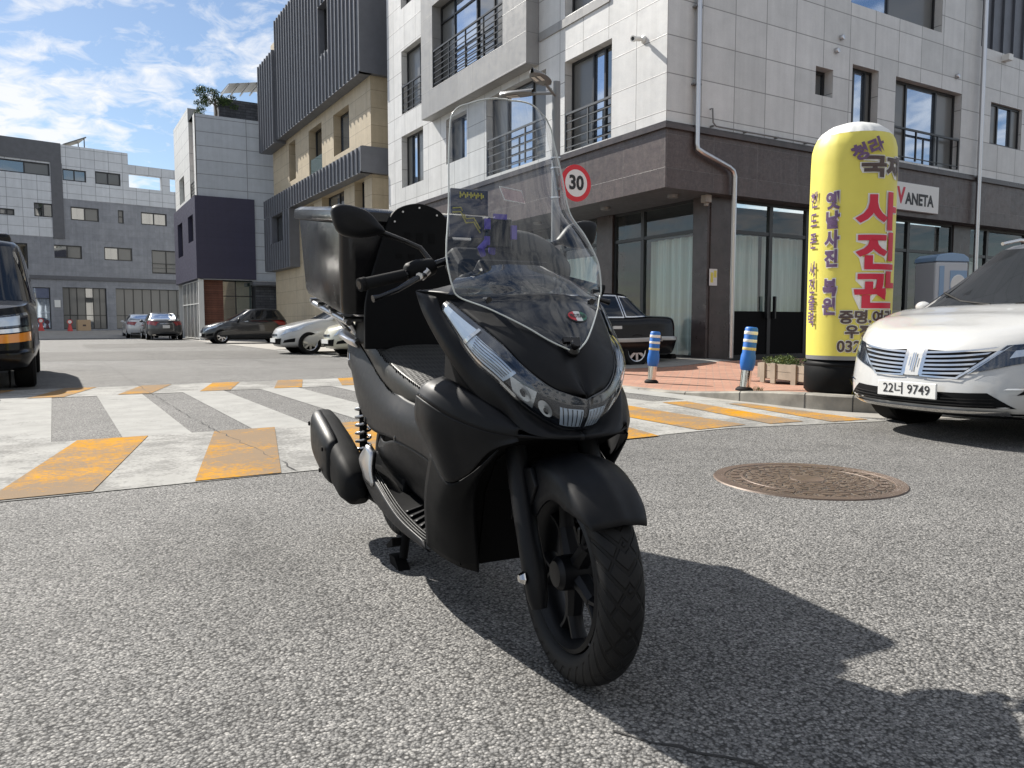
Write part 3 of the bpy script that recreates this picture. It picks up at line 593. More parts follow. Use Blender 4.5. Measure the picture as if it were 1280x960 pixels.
# ground floor: pillars, glazing, curtains
GX, GY = 11.26, 11.30; GL = Fac((GX, GY), (0, 1), (-1, 0)); GR = Fac((GX, GY), (1, 0), (0, -1)); ZB = .10
def pillar(fac, a0, a1, o0=-.35, o1=.03): m = MB(); fac.box(m, a0, a1, o0, o1, ZB - .1, SOF); return m.build('pillar', 'granite_col', C, bevel=.008)
m = MB(); m.box((GX - .05, GY - .05, 0), (GX + .72, GY + .36, SOF)); m.box((GX + .02, GY - .075, 0), (GX + .05, GY - .05, SOF)); m.build('pillar', 'granite_col', C, bevel=.006)
pillar(GL, 3.0, 3.6); pillar(GL, 6.6, 7.2); pillar(GL, 10.6, 11.2); pillar(GR, 3.95, 5.7, -.3, .0); pillar(GR, 8.62, 9.38, -.35, -.0); pillar(GR, 14, 14.7)
def shopwin(fac, a0, a1, muls, kick=0, tr=2.72, cur=(), glass='shop_glass'):
    m = MB(); fw = .055
    fac.box(m, a0, a1, -.10, -.03, SOF - .06, SOF); fac.box(m, a0, a1, -.10, -.03, ZB - .06, ZB + .09); fac.box(m, a0, a0 + fw, -.10, -.03, ZB, SOF - .06); fac.box(m, a1 - fw, a1, -.10, -.03, ZB, SOF - .06)
    fac.box(m, a0 + fw, a1 - fw, -.098, -.028, tr - .035, tr + .035)
    for x in muls: fac.box(m, x - .05, x + .05, -.105, -.02, ZB + .09, SOF - .06)
    f = m.build('shop_window', 'frame', C, weld=False)
    if kick: k = MB(); fac.box(k, a0 + fw, a1 - fw, -.09, -.04, ZB + .09, kick); k.build('door_panel', 'inner', f, weld=False)
    q = MB(); z0 = kick or ZB + .05; c = [(a0 + .03, z0), (a1 - .03, z0), (a1 - .03, SOF - .03), (a0 + .03, SOF - .03)]; q.face([fac.P(a, z, -.065) for a, z in c], c); q.build('pane', glass, f)
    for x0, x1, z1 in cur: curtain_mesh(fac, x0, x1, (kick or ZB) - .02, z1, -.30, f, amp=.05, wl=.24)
    return f
shopwin(GL, .36, 3.0, (2.0,), cur=((.42, 1.98, 2.66),)); shopwin(GL, 3.6, 6.6, (5.1,), cur=((3.65, 6.5, 2.5),)); shopwin(GL, 7.2, 10.6, (8.9,), cur=((7.3, 10.5, 2.6),)); shopwin(GL, 11.2, 13.3, ())
dr = shopwin(GR, .74, 3.95, (1.86, 3.02), kick=1.10, cur=((.8, 1.8, 2.70), (1.92, 3.9, 2.70)))
m = MB()
for x in (1.74, 1.98): GR.box(m, x - .018, x + .018, -.02, .05, .95, 1.42)
m.build('door_handle', 'frame', dr)
shopwin(GR, 5.7, 8.62, (6.72, ), tr=2.62); shopwin(GR, 9.38, 14, (10.25, 12.2), tr=2.62, cur=((9.4, 10.1, 2.5),))
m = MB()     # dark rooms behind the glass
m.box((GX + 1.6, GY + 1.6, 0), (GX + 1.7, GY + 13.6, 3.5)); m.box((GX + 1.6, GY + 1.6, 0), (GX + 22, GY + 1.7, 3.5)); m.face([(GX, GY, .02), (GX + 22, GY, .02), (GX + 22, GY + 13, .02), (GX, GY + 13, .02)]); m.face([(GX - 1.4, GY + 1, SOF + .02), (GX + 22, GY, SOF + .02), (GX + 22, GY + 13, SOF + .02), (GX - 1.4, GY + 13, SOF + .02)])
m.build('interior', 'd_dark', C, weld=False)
m = MB(); GR.box(m, 6.0, 8.2, -1.2, -.9, .1, 1.2); GR.box(m, 7.0, 7.3, -1.1, -.8, 1.2, 2.2); m.build('shop_shelves', 'lamp_grey', C, weld=False)
for a, o in ((.25, .7), (2.2, .85), (5, .8)):
    m = MB(); T = Matrix.Translation((GX - o, GY + a, SOF - .06)); m.lathe([(0, 0), (.10, 0), (.11, .03), (.11, .07)], 18, T=T); m.build('ceiling_lamp', 'lamp_grey', C, smooth=40)
m = MB(); m.box((GX - .25, GY - .2, SOF - .16), (GX - .1, GY - .05, SOF - .01)); m.box((GX - .21, GY - .16, SOF - .22), (GX - .14, GY - .09, SOF - .16)); m.build('soffit_floodlight', 'concrete', C, bevel=.01)
# notice pasted on the pillar
m = MB(); m.box((11.255, 11.222, 1.60), (11.47, 11.2245, 1.93)); nt_ = tag(m.build('notice', 'plate'), 'yellow and white paper notice pasted on the dark corner pillar', 'notice')
m = MB(); m.box((11.29, 11.219, 1.66), (11.36, 11.222, 1.86)); m.box((11.38, 11.219, 1.76), (11.45, 11.222, 1.90)); m.build('printed_patch', 'bag_yellow', nt_)
# white shop sign
sg = thing('shop_sign', 'white rectangular shop sign with red and black letters above the shop windows', 'sign', (0, 0, 0))
m = MB(); FR.box(m, 6.72, 8.56, .03, .13, 3.47, 4.10); m.build('sign_board', 'plate', sg, bevel=.01)
text_obj('V', .50, frameM(FR.P(7.05, 3.78, .133), FR.d, (0, 0, 1)), 'red_ink', 'letter', sg, bold=.02, sx=.9)
text_obj('ANETA', .36, frameM(FR.P(7.78, 3.73, .133), FR.d, (0, 0, 1)), 'ink', 'lettering', sg, bold=.015, sx=.95)

# ---------------------------------------------------------------- beige building with dark standing-seam metal
Bd = thing('beige_building', 'beige stone building wrapped in dark ribbed metal bands', 'building')
BT = 14.6
bw1 = [(24.9, 26.0, 7.5, 9.25), (20.9, 22.75, 6.95, 9.15), (17.5, 19.35, 7.45, 9.05), (18.2, 21.05, 4.0, 6.1), (15.95, 17.0, 4.6, 6.1), (22.2, 23.9, 4.0, 6.0)]
m = MB(); FL.wall(m, 15.2, 29.0, 0, BT, bw1, depth=.35)
m.face([FL.P(15.2, 0, 0), FL.P(15.2, 0, -10), FL.P(15.2, BT, -10), FL.P(15.2, BT, 0)], [(0, 0), (10, 0), (10, BT), (0, BT)]); m.build('wall', 'beige', Bd, weld=False)
m = MB(); m.face([FL.P(15.2, BT, 0), FL.P(15.2, BT, -10), FL.P(29, BT, -10), FL.P(29, BT, 0)]); m.build('roof', 'concrete', Bd)
for k, w_ in enumerate(bw1): FL.window(Bd, *w_, panes=((0, .5, ('dark_glass', 'green_glass', 'blind')[k % 3]), (.5, 1, ('glass', 'dark_glass', 'glass')[k % 3])), depth=.33)
m = MB(); FL.box(m, 20.95, 22.7, -.06, -.04, 6.95, 7.9); m.build('glass_balustrade', 'green_glass', Bd)
def seam(a0, a1, z0, z1, out, holes=(), step=.42, side=True):
    m = MB(); FL.wall(m, a0, a1, z0, z1, holes, depth=.4, out=out)
    m.face([FL.P(a0, z0, 0), FL.P(a0, z0, out), FL.P(a0, z1, out), FL.P(a0, z1, 0)]); m.face([FL.P(a1, z0, 0), FL.P(a1, z0, out), FL.P(a1, z1, out), FL.P(a1, z1, 0)]); m.face([FL.P(a0, z0, 0), FL.P(a1, z0, 0), FL.P(a1, z0, out), FL.P(a0, z0, out)]); m.face([FL.P(a0, z1, 0), FL.P(a1, z1, 0), FL.P(a1, z1, out), FL.P(a0, z1, out)])
    n = int((a1 - a0) / step)
    for k in range(n + 1):
        a = a0 + (a1 - a0) * k / n
        segs = [(z0 + .02, z1 - .02)]
        for h in holes:
            if h[0] - .05 < a < h[1] + .05: segs = [(z0, h[2]), (h[3], z1)]
        for c0, c1 in segs: FL.box(m, a - .025, a + .025, out, out + .06, c0, c1)
    m.build('metal_cladding', 'seam', Bd, weld=False)
seam(15.0, 29.2, 6.1, 7.0, .42); seam(24.5, 29.2, 3.45, 6.09, .42, [(25.8, 27.9, 4.75, 6.06)]); seam(15.0, 26.4, 9.48, BT + .3, .42, [(18.5, 19.8, 11.3, 13.2)]); seam(26.5, 29.3, 9.35, 13.6, .55)
FL.window(Bd, 25.8, 27.9, 4.75, 6.06, panes=((0, 1, 'dark_glass'),), depth=.3, out=.42); FL.window(Bd, 18.5, 19.8, 11.3, 13.2, panes=((0, 1, 'dark_glass'),), depth=.3, out=.42)
# near end wall bands wrap round the corner
m = MB()
for z0, z1 in ((6.1, 7.0), (9.48, BT + .3)): m.box((CX - .42, CY + 14.98, z0), (CX + 8, CY + 15.2, z1))
m.build('metal_cladding', 'seam', Bd, weld=False)

# ---------------------------------------------------------------- grey and navy building
A = thing('navy_building', 'grey panelled building with a navy corner block and wood entrance', 'building')
AX, AY = 6.51, 42.0; AR = Fac((AX, AY), (1, 0), (0, -1)); AL = Fac((AX, AY), (0, 1), (-1, 0)); AT = 11.36
m = MB(); AR.wall(m, .05, 9, 3.1, AT); m.face([(AX, AY, AT), (AX + 9, AY, AT), (AX + 9, AY + 7.5, AT), (AX, AY + 7.5, AT)]); m.build('wall', 'a_tile', A, weld=False)
aw = [(4.0, 5.85, 7.55, 8.95)]; slit = (.55, 2.05, 7.0, 13)
m = MB(); AL.wall(m, 0, 2.1, 7.3, AT, [(.55, 1.95, 7.3, AT)], depth=.5); AL.wall(m, 2.1, 7.5, 7.3, 12.1, aw, depth=.3)
m.face([AL.P(2.1, AT, 0), AL.P(2.1, AT, -.6), AL.P(2.1, 12.1, -.6), AL.P(2.1, 12.1, 0)]); m.face([AL.P(7.5, 0, 0), AL.P(7.5, 0, -9), AL.P(7.5, AT, -9), AL.P(7.5, AT, 0)]); m.build('wall', 'a_white', A, weld=False)
AL.window(A, *aw[0], panes=((0, 1, 'green_glass'),), depth=.25); AL.window(A, .55, 1.95, 7.3, 8.9, panes=((0, .5, 'green_glass'), (.5, 1, 'dark_glass')), depth=.4, rail=8.1)
m = MB(); AL.box(m, .55, 1.95, -.45, -.3, 8.95, 10.3); m.build('wood_panel', 'wood', A, weld=False)
AL.window(A, .55, 1.95, 10.35, 11.2, panes=((0, 1, 'dark_glass'),), depth=.4, name='terrace_railing')
nv = .12; nw_ = [(.62, 2.3, 5.1, 6.45), (4.35, 6.2, 4.6, 6.45)]
m = MB(); AR.wall(m, -nv, 2.8, 3.15, 7.3, out=nv); AL.wall(m, -nv, 7.6, 3.15, 7.3, nw_, depth=.3, out=nv)
m.face([(AX - nv, AY - nv, 7.3), (AX + 2.8, AY - nv, 7.3), (AX + 2.8, AY + .1, 7.3), (AX - nv, AY + .1, 7.3)]); m.face([(AX - nv, AY - nv, 3.15), (AX + 2.8, AY - nv, 3.15), (AX + 2.8, AY + 8, 3.15), (AX - nv, AY + 8, 3.15)]); m.face([AR.P(2.8, 3.15, 0), AR.P(2.8, 3.15, nv), AR.P(2.8, 7.3, nv), AR.P(2.8, 7.3, 0)])
m.build('navy_block', 'navy', A, weld=False)
for w_ in nw_: AL.window(A, *w_, panes=((0, 1, 'dark_glass'),), depth=.25, out=nv)
m = MB(); AR.wall(m, .15, 1.2, 0, 3.15, out=-.35); m.face([AR.P(.15, 0, 0), AR.P(.15, 0, -.35), AR.P(.15, 3.15, -.35), AR.P(.15, 3.15, 0)]); m.build('wood_wall', 'wood', A, weld=False)
AR.window(A, 1.2, 2.78, .05, 3.15, panes=((0, .45, 'dark_glass'), (.45, 1, 'green_glass')), depth=.8, transoms=(2.3,), name='entrance_glazing')
m = MB(); AR.wall(m, 2.78, 9, 0, 2.85, out=-.02); m.face([AR.P(2.78, 0, -.02), AR.P(2.78, 0, -1), AR.P(2.78, 2.85, -1), AR.P(2.78, 2.85, -.02)]); m.build('slate_wall', 'slate', A, weld=False)
m = MB(); AR.box(m, 2.6, 9, -.5, .35, 2.88, 3.05); m.build('canopy', 'seam', A)
AL.window(A, .3, 6.5, .05, 3.1, panes=((0, .18, 'blind'), (.18, .36, 'blind'), (.36, .55, 'blind'), (.55, .75, 'blind'), (.75, 1, 'blind')), depth=.1, mat='reflect_white', transoms=(1.9,), name='shop_window')
m = MB(); AL.box(m, 0, .14, -.2, .05, 0, 3.14); m.build('corner_post', 'reflect_white', A)
m = MB(); AR.box(m, 1.4, 9, -2.6, -1.2, AT, AT + 1.25); m.build('roof_parapet', 'slate', A)
m = MB(); m.face([AR.P(1.9, AT + 2.0, -1.0), AR.P(9, AT + 3.4, -1.0), AR.P(9, AT + 3.5, -3.5), AR.P(1.9, AT + 2.1, -3.5)])
for k in range(14): a = 1.9 + .52 * k; z = AT + 2.0 + 1.4 * (a - 1.9) / 7.1; AR.box(m, a, a + .05, -3.5, -1.0, z - .10, z - .02)
for k in (0, 1, 2, 3): AR.box(m, 3.4 + 1.7 * k, 3.48 + 1.7 * k, -1.3, -1.22, AT, AT + 2.3 + .33 * k)
m.build('roof_canopy', 'pipe', A, weld=False)

# ---------------------------------------------------------------- far grey block closing the street
D = thing('grey_block', 'long grey stone block with white tile panels at the far end of the street', 'building')
FD = Fac((2.13, 62.76), (.984, .177), (.177, -.984)); DZ = .38
stone_w = [(-.73, 1.05, 8.1, 9.03), (2.31, 2.68, 8.12, 9.07), (3.87, 5.68, 8.17, 9.08), (-4.75, -3.43, 4.55, 6.29), (-1.95, -.13, 5.41, 6.32), (1.3, 3.17, 5.43, 6.37), (4.51, 6.6, 4.6, 6.35)]
wl_ = [(-4.9, -1.9, 10.95, 11.78), (-4.95, -4.08, 8.1, 8.52), (-2.94, -1.81, 8.15, 9.08)]
wr_ = [(-1.14, .33, 10.78, 11.58), (.91, 2.56, 10.78, 11.66)]; holes = [(3.12, 5.37, 10.78, 11.75), (5.98, 8.2, 10.78, 11.75)]
gf = [(-4.2, -2.2, DZ + .1, 3.35), (-1.45, 1.34, DZ + .1, 3.40), (1.95, 6.9, DZ + .1, 3.42)]
m = MB(); FD.wall(m, -1.84, 9, 3.9, 9.55, stone_w, depth=.2); FD.wall(m, -12, -1.84, 3.9, 6.82, [w_ for w_ in stone_w if w_[1] < -1.84], depth=.2); FD.wall(m, -12, 9, 0, 3.9, gf, depth=.3); m.build('wall', 'd_gray', D, weld=False)
m = MB(); FD.wall(m, -12, -1.84, 6.82, 11.9, wl_, depth=.2, out=.03); FD.wall(m, -1.2, 3.1, 9.55, 13.2, wr_, depth=.2, out=.03); FD.wall(m, 3.1, 9, 9.55, 12.4, holes, depth=.35, out=.03)
FD.wall(m, 3.1, 9, 9.55, 10.78, out=-.32); m.face([FD.P(3.1, 12.4, .03), FD.P(3.1, 12.4, -5), FD.P(3.1, 13.2, -5), FD.P(3.1, 13.2, .03)]); m.build('tile_wall', 'd_white', D, weld=False)
m = MB(); FD.box(m, -12, -1.2, -.2, .10, 11.9, 13.25); FD.box(m, -1.86, -1.17, -.1, .101, 6.75, 11.9); FD.box(m, -12, 9, -.05, .10, 3.92, 4.18); m.build('dark_band', 'd_dark', D, weld=False)
m = MB(); m.face([FD.P(-12, 13.2, 0), FD.P(3.1, 13.2, 0), FD.P(3.1, 13.2, -9), FD.P(-12, 13.2, -9)]); m.face([FD.P(3.1, 10.7, 0), FD.P(9, 10.7, 0), FD.P(9, 10.7, -9), FD.P(3.1, 10.7, -9)]); m.build('roof', 'concrete', D)
m = MB(); FD.box(m, 3.2, 8.8, -3.2, -3.0, 10.7, 11.05); m.build('roof_garden_wall', 'wood', D, weld=False)
for w_ in stone_w + wl_ + wr_:
    k = int(abs(w_[0] * 10)) % 3
    if w_[1] - w_[0] < .5: FD.window(D, *w_, panes=((0, 1, 'blind'),), depth=.12, transoms=((w_[2] + w_[3]) / 2,), fw=.07)
    else: FD.window(D, *w_, panes=((0, .5, ('blind', 'dark_glass', 'dark_glass')[k]), (.5, 1, ('blind', 'blind', 'dark_glass')[k])), depth=.12, fw=.08, out=.03 if w_ in wl_ + wr_ else 0, rail=(w_[2] + .75) if w_[3] - w_[2] > 1.5 else None, bars=3)
FD.window(D, *gf[0], panes=((0, .5, 'glass'), (.5, 1, 'glass')), depth=.2, transoms=(2.6,), name='shop_window')
FD.window(D, *gf[1], panes=((0, .16, 'blind'), (.16, .33, 'blind'), (.33, .52, 'blind'), (.52, .70, 'dark_glass'), (.70, .85, 'blind'), (.85, 1, 'blind')), depth=.2, transoms=(1.45,), name='shop_window')
FD.window(D, *gf[2], panes=tuple((k / 8, (k + 1) / 8, 'blind') for k in range(8)), depth=.2, transoms=(1.45,), name='shop_window')
m = MB(); FD.box(m, -1.98, -1.62, .0, .05, 2.0, 2.5); m.build('wall_plaque', 'plate', D)
m = MB()    # tilted solar panel frame on the roof
m.prism([(-.9, 13.30), (.55, 14.0), (.52, 14.06), (-.93, 13.36)], 1, -2.6, -.4, T=FD.T())
for o_ in (-2.4, -.6): FD.box(m, .40, .46, o_, o_ + .06, 13.2, 13.93)
m.build('solar_panel', 'grey_frame', D, weld=False)
sl = MB(); sl.grid([[FD.P(a, 0.004, 11.5), FD.P(a, DZ * .8, 4.2), FD.P(a, DZ, 3.4), FD.P(a, DZ, -.3)] for a in (-14, -5, 3, 12)]); struct('entrance_apron', sl, 'concrete', smooth=40)

# house row across the junction, behind the photographer: it is what the panes and paintwork mirror
OP = thing('opposite_building', 'pale rendered house row across the junction mirrored in the windows', 'building'); FO_ = Fac((-24, -24), (1, 0), (0, 1))
ow = [(2 + 5.2 * i, 4.6 + 5.2 * i, 1.0 + 3.3 * j, 2.9 + 3.3 * j) for i in range(13) for j in range(4)]
m = MB(); FO_.wall(m, 0, 70, 0, 14.2, ow, depth=.2); m.build('wall', 'bay_stone', OP, weld=False)
m = MB()
for w_ in ow: m.face([FO_.P(a, z, -.15) for a, z in ((w_[0], w_[2]), (w_[1], w_[2]), (w_[1], w_[3]), (w_[0], w_[3]))])
m.build('window_panes', 'dark_glass', OP, weld=False)
m = MB(); m.face([FO_.P(0, 14.2, 0), FO_.P(70, 14.2, 0), FO_.P(70, 14.2, -10), FO_.P(0, 14.2, -10)]); m.build('roof', 'concrete', OP)

# ---------------------------------------------------------------- street furniture
def camxy(px, depth):     # helper used only to write down plan positions measured on the photograph
    X = (px - 640) / 961 * depth; return .859 * X + .512 * depth, -.512 * X + .859 * depth
# inflatable advertising column
BX, BY, BR = 6.93, 4.97, .392; bz = ZS(BX, BY)
bal = thing('inflatable_column', 'tall yellow inflatable advertising column with red Korean letters on a black base', 'advertising column', (BX, BY, bz))
A0 = math.atan2(-BY, -BX)
m = MB()
def bag(prof, wr=0.0, seg=72):
    rows = []
    for k in range(seg + 1):
        a = 2 * math.pi * k / seg; row = []
        for i, (r, z) in enumerate(prof):
            w = wr * (math.sin(a * 21) + .6 * math.sin(a * 34 + 1)) if (z > 2.35) else wr * .12 * math.sin(a * 5 + z * 9)
            row.append((r * math.cos(a) * (1 + w), r * math.sin(a) * (1 + w), z))
        rows.append(row)
    return rows
m.grid(bag([(BR, .335), (BR + .004, .6), (BR + .006, 1.2), (BR + .008, 1.8), (BR + .004, 2.25), (BR - .002, 2.40), (BR - .02, 2.47), (BR - .045, 2.52)], .004)); m.build('yellow_sleeve', 'bag_yellow', bal, smooth=80)
m = MB(); m.grid(bag([(BR - .045, 2.52), (BR - .09, 2.575), (BR - .16, 2.625), (BR - .27, 2.66), (.05, 2.675), (0, 2.675)], .012)); m.build('domed_top', 'bag_white', bal, smooth=80)
m = MB(); m.grid(bag([(BR - .01, .0), (BR + .015, .03), (BR + .015, .27), (BR - .01, .31), (BR - .03, .335)], .002)); m.grid(bag([(BR + .016, .27), (BR + .022, .285), (BR + .016, .30)], 0)); m.build('base', 'plastic', bal, smooth=60)
m = MB(); m.grid(bag([(BR + .001, .335), (BR + .003, .375)], 0)); m.build('clear_band', 'lamp_grey', bal)
def wrap(body, phi, z, size, mat, bold=.02, sx=1., lift=.010, rot=0, edge=None, sy=1.):
    def f(p):
        c, s_ = math.cos(rot), math.sin(rot); x, y = p.x * c - p.y * s_, (p.x * s_ + p.y * c) * sy; a = A0 + R(phi) + x / BR; r = BR + lift + .010
        return Vector((r * math.cos(a), r * math.sin(a), z + y))
    text_obj(body, size, None, mat, 'lettering', bal, bold, 0, sx, f, 3)
    if edge:
        def f2(p):
            q = f(p); k = (BR + lift + .001) / (BR + lift + .010); return Vector((q.x * k, q.y * k, q.z))
        text_obj(body, size, None, edge, 'lettering_edge', bal, bold + min(.012, size * .045), 0, sx, f2, 3)
for ch, z in (('사', 1.735), ('진', 1.355), ('관', .985)): wrap(ch, 38, z, .37, 'red_ink', .014, 1.32, edge='white_ink')
wrap('국제', 45, 2.165, .21, 'brown_ink', .010, 1.25, edge='white_ink'); wrap('청라', 19, 2.33, .16, 'purple_ink', .007, 1.0, rot=R(22))
for k, ch in enumerate('옛날사진'): wrap(ch, -25, 1.865 - .185 * k, .175, 'purple_ink', .008, .85, edge='white_ink')
for k, ch in enumerate('복원'): wrap(ch, -26, 1.03 - .185 * k, .175, 'purple_ink', .008, .85, edge='white_ink')
for k, ch in enumerate('핸드폰'): wrap(ch, -58, 1.90 - .20 * k, .17, 'purple_ink', .004, .8)
for k, ch in enumerate('사진출력'): wrap(ch, -58, 1.22 - .165 * k, .165, 'purple_ink', .004, .8)
wrap('증명.여권', 28, .745, .135, 'brown_ink', .005, 1.05, edge='white_ink'); wrap('우정', 14, .605, .135, 'brown_ink', .005, 1.0, edge='white_ink'); wrap('032', 2, .465, .15, 'brown_ink', .004, .95, edge='white_ink')

# flexible blue bollards
def bollard(x, y, lean, az, label):
    t = thing('bollard', label, 'bollard', (x, y, ZS(x, y)), 0, 'blue flexible bollards along the kerb')
    t.rotation_euler = (0, lean, az); B_ = .045
    m = MB(); m.lathe([(0, .0), (.098, .0), (.098, .02), (.075, .045), (.06, .05)], 20); m.build('foot', 'rubber', t, smooth=40)
    m = MB(); m.lathe([(.058, .03), (.058, .30), (.0, .30)], 22); m.build('steel_tube', 'chrome', t, smooth=50)
    m = MB(); m.lathe([(.06, .235), (.068, .24), (.080, .29), (.084, .34), (.080, .40), (.072, .43), (.07, .70), (.062, .715), (.05, .72), (0, .72)], 26); m.build('sleeve', 'bollard_blue', t, smooth=60)
    for z, c, h in ((.46, 'reflect_yellow', .03), (.55, 'reflect_white', .03), (.635, 'reflect_white', .035)):
        m = MB(); m.lathe([(.0725, z), (.0735, z + .002), (.0735, z + h), (.0725, z + h + .002)], 26); m.build('reflective_band', c, t, smooth=60)
    return t
bollard(7.17, 8.22, R(4), R(-35), 'blue banded bollard beside the black sedan, farther from the yellow column')
bollard(6.64, 6.05, R(5.5), R(-30), 'blue banded bollard on the kerb beside the yellow inflatable column')

# street lamp with two heads and the speed sign on it
LX, LY = 7.57, 11.22; lz = ZS(LX, LY)
lp = thing('street_lamp', 'grey steel street lamp with two flat lamp heads', 'street lamp', (LX, LY, lz))
m = MB(); m.tube([(0, 0, 0), (0, 0, .6), (0, 0, 4.90)], [.095, .085, .072], 16); m.build('pole', 'lamp_grey', lp, smooth=50)
m = MB(); m.lathe([(.2, 0), (.2, .02), (.12, .025), (.11, .10), (.09, .12)], 16); m.build('base_plate', 'lamp_grey', lp, smooth=40)
m = MB()
for z in (3.45, 3.62, 2.95): m.lathe([(.078, z - .012), (.092, z - .012), (.092, z + .012), (.078, z + .012)], 16)
m.build('clamp', 'steel', lp)
for dx, dy, z0, dz in ((-.49, .64, 4.72, .05), (-.685, -.465, 4.66, .10)):
    d = Vector((dx, dy, 0)); q = d.normalized(); sd = Vector((-q.y, q.x, 0))
    m = MB(); m.tube([(0, 0, z0), Vector((0, 0, z0)) + q * .12 + Vector((0, 0, dz * .1)), q * .5 + Vector((0, 0, z0 + dz * .8))], .026, 10); a_ = m.build('arm', 'lamp_grey', lp, smooth=50)
    c0 = q * .72 + Vector((0, 0, z0 + dz)); tilt = Vector((0, 0, dz * .45))
    m = MB(); rows = []
    for k in range(15):
        t_ = k / 14; w = .155 * math.sin(math.pi * min(1, .12 + t_ * .86)) ** .6; p = c0 + (q + tilt) * (-.30 + .62 * t_)
        rows.append([p + sd * w * cx + Vector((0, 0, hz)) for cx, hz in ((-1, 0), (-.8, .035), (0, .075), (.8, .035), (1, 0), (.85, -.02), (0, -.025), (-.85, -.02))])
    m.grid(rows, closed=True); h_ = m.build('lamp_head', 'lamp_grey', lp, smooth=60)
    m = MB(); e = (q + tilt)
    for sgn in (-1, 1): m.face([c0 + e * a + sd * b + Vector((0, 0, -.034)) for a, b in ((-.03, sgn * .02), (.18, sgn * .02), (.18, sgn * .08), (-.03, sgn * .08))])
    m.build('led_panel', 'bag_white', h_, weld=False)
sp = thing('speed_limit_sign', 'round red and white speed limit sign reading 30 on the lamp pole', 'road sign', (LX + .33, LY - .13, 3.27))
rot = Matrix.Rotation(math.pi / 2, 4, 'X')
m = MB(); m.lathe([(0, .0), (.315, .0), (.315, .012), (.232, .012)], 48, T=rot); m.build('red_ring', 'sign_red', sp, smooth=30)
m = MB(); m.lathe([(.232, .013), (0, .013)], 48, T=rot); m.build('white_disc', 'sign_white', sp)
text_obj('30', .33, frameM((0, -.016, -.004), (1, 0, 0), (0, 0, 1)), 'ink', 'lettering', sp, bold=.012, ext=.001, sx=.95)
m = MB(); m.box((-.36, .0, .10), (.1, .03, .14)); m.box((-.36, 0, -.14), (.1, .03, -.10)); m.build('bracket', 'lamp_grey', sp, weld=False)

# manhole
mh = thing('manhole_cover', 'rusty round cast iron manhole cover set in the asphalt', 'manhole cover', (3.445, 2.685, 0)); mh.scale = (1, 1, .45)
m = MB(); m.lathe([(.49, .0), (.485, .014), (.43, .016), (.425, .008), (.40, .008)], 64); m.build('outer_ring', 'iron_rim', mh, smooth=40)
m = MB(); m.lathe([(.423, .009), (.41, .015), (0, .015)], 64); m.build('cover', 'iron', mh, smooth=40)
m = MB()
for k in range(28):
    a = 2 * math.pi * k / 28; T = Matrix.Rotation(a, 4, 'Z'); m.box((.355, -.022, .0145), (.395, .022, .021), T=T)
m.lathe([(.33, .0145), (.332, .020), (.342, .020), (.344, .0145)], 64); m.lathe([(0, .021), (.085, .021), (.09, .0145)], 24)
for rr, n in ((.13, 12), (.18, 17), (.23, 22), (.28, 27)):
    for k in range(n):
        T = Matrix.Rotation(2 * math.pi * k / n + rr * 20, 4, 'Z') @ Matrix.Translation((rr, 0, 0)) @ Matrix.Rotation((k % 2) * 1.2 + .4, 4, 'Z'); m.box((-.018, -.007, .0145), (.018, .007, .020), T=T)
m.build('raised_pattern', 'iron_rim', mh, weld=False)

# foliage helper: leaf sized faces gathered in clumps
def leaves(name, mat, parent, clumps, n, size, seed=1, flat=.6):
    rnd = random.Random(seed); m = MB()
    for i in range(n):
        c, r = rnd.choice(clumps); c = Vector(c)
        d = Vector((rnd.gauss(0, 1), rnd.gauss(0, 1), rnd.gauss(0, 1))).normalized() * (rnd.random() ** .45)
        p = c + Vector((d.x * r[0], d.y * r[1], d.z * r[2])); a = Vector((rnd.gauss(0, 1), rnd.gauss(0, 1), rnd.gauss(0, flat))).normalized(); b = a.cross(Vector((rnd.gauss(0, 1), rnd.gauss(0, 1), rnd.gauss(0, 1)))).normalized(); s = size * rnd.uniform(.6, 1.3)
        m.face([p - a * s * .5, p + b * s * .28, p + a * s * .5, p - b * s * .28])
    return m.build(name, mat, parent, weld=False)
def blades(name, mat, parent, n, rx, ry, h, seed=2, w=.006, spread=.5, base=(0, 0, 0)):
    rnd = random.Random(seed); m = MB()
    for i in range(n):
        p = Vector((rnd.uniform(-rx, rx), rnd.uniform(-ry, ry), 0)) + Vector(base); d = Vector((rnd.gauss(0, spread), rnd.gauss(0, spread), 1)); L_ = h * rnd.uniform(.5, 1.15); sd = Vector((rnd.gauss(0, 1), rnd.gauss(0, 1), 0)).normalized() * w
        q = p + d * L_ * .6; e = p + Vector((d.x * 1.6, d.y * 1.6, .9)) * L_
        m.face([p - sd, p + sd, q + sd * .8, q - sd * .8]); m.face([q - sd * .8, q + sd * .8, e])
    return m.build(name, mat, parent, weld=False)
pl = thing('planter', 'weathered wooden planter box full of low green shrubs', 'planter', (8.6, 6.85, ZS(8.6, 6.85)), R(-14))
m = MB()
for z in (.06, .165):
    m.box((-.2, -.70, z), (-.17, .70, z + .10)); m.box((.17, -.70, z), (.2, .70, z + .10)); m.box((-.17, -.7, z), (.17, -.67, z + .10)); m.box((-.17, .67, z), (.17, .7, z + .10))
for y in (-.56, -.12, .32, .56): m.box((-.222, y - .05, .0), (-.2005, y + .05, .275)); m.box((.2005, y - .05, 0), (.222, y + .05, .275))
m.box((-.17, -.67, .05), (.17, .67, .22)); m.build('planter_box', 'plank', pl, weld=False)
rnd = random.Random(3)
leaves('shrub', 'leaf_shrub', pl, [((rnd.uniform(-.14, .14), rnd.uniform(-.64, .64), .27 + rnd.uniform(0, .06)), (.09, .1, .07)) for _ in range(34)], 2600, .03, 5)
x, y = 14.7, 9.4
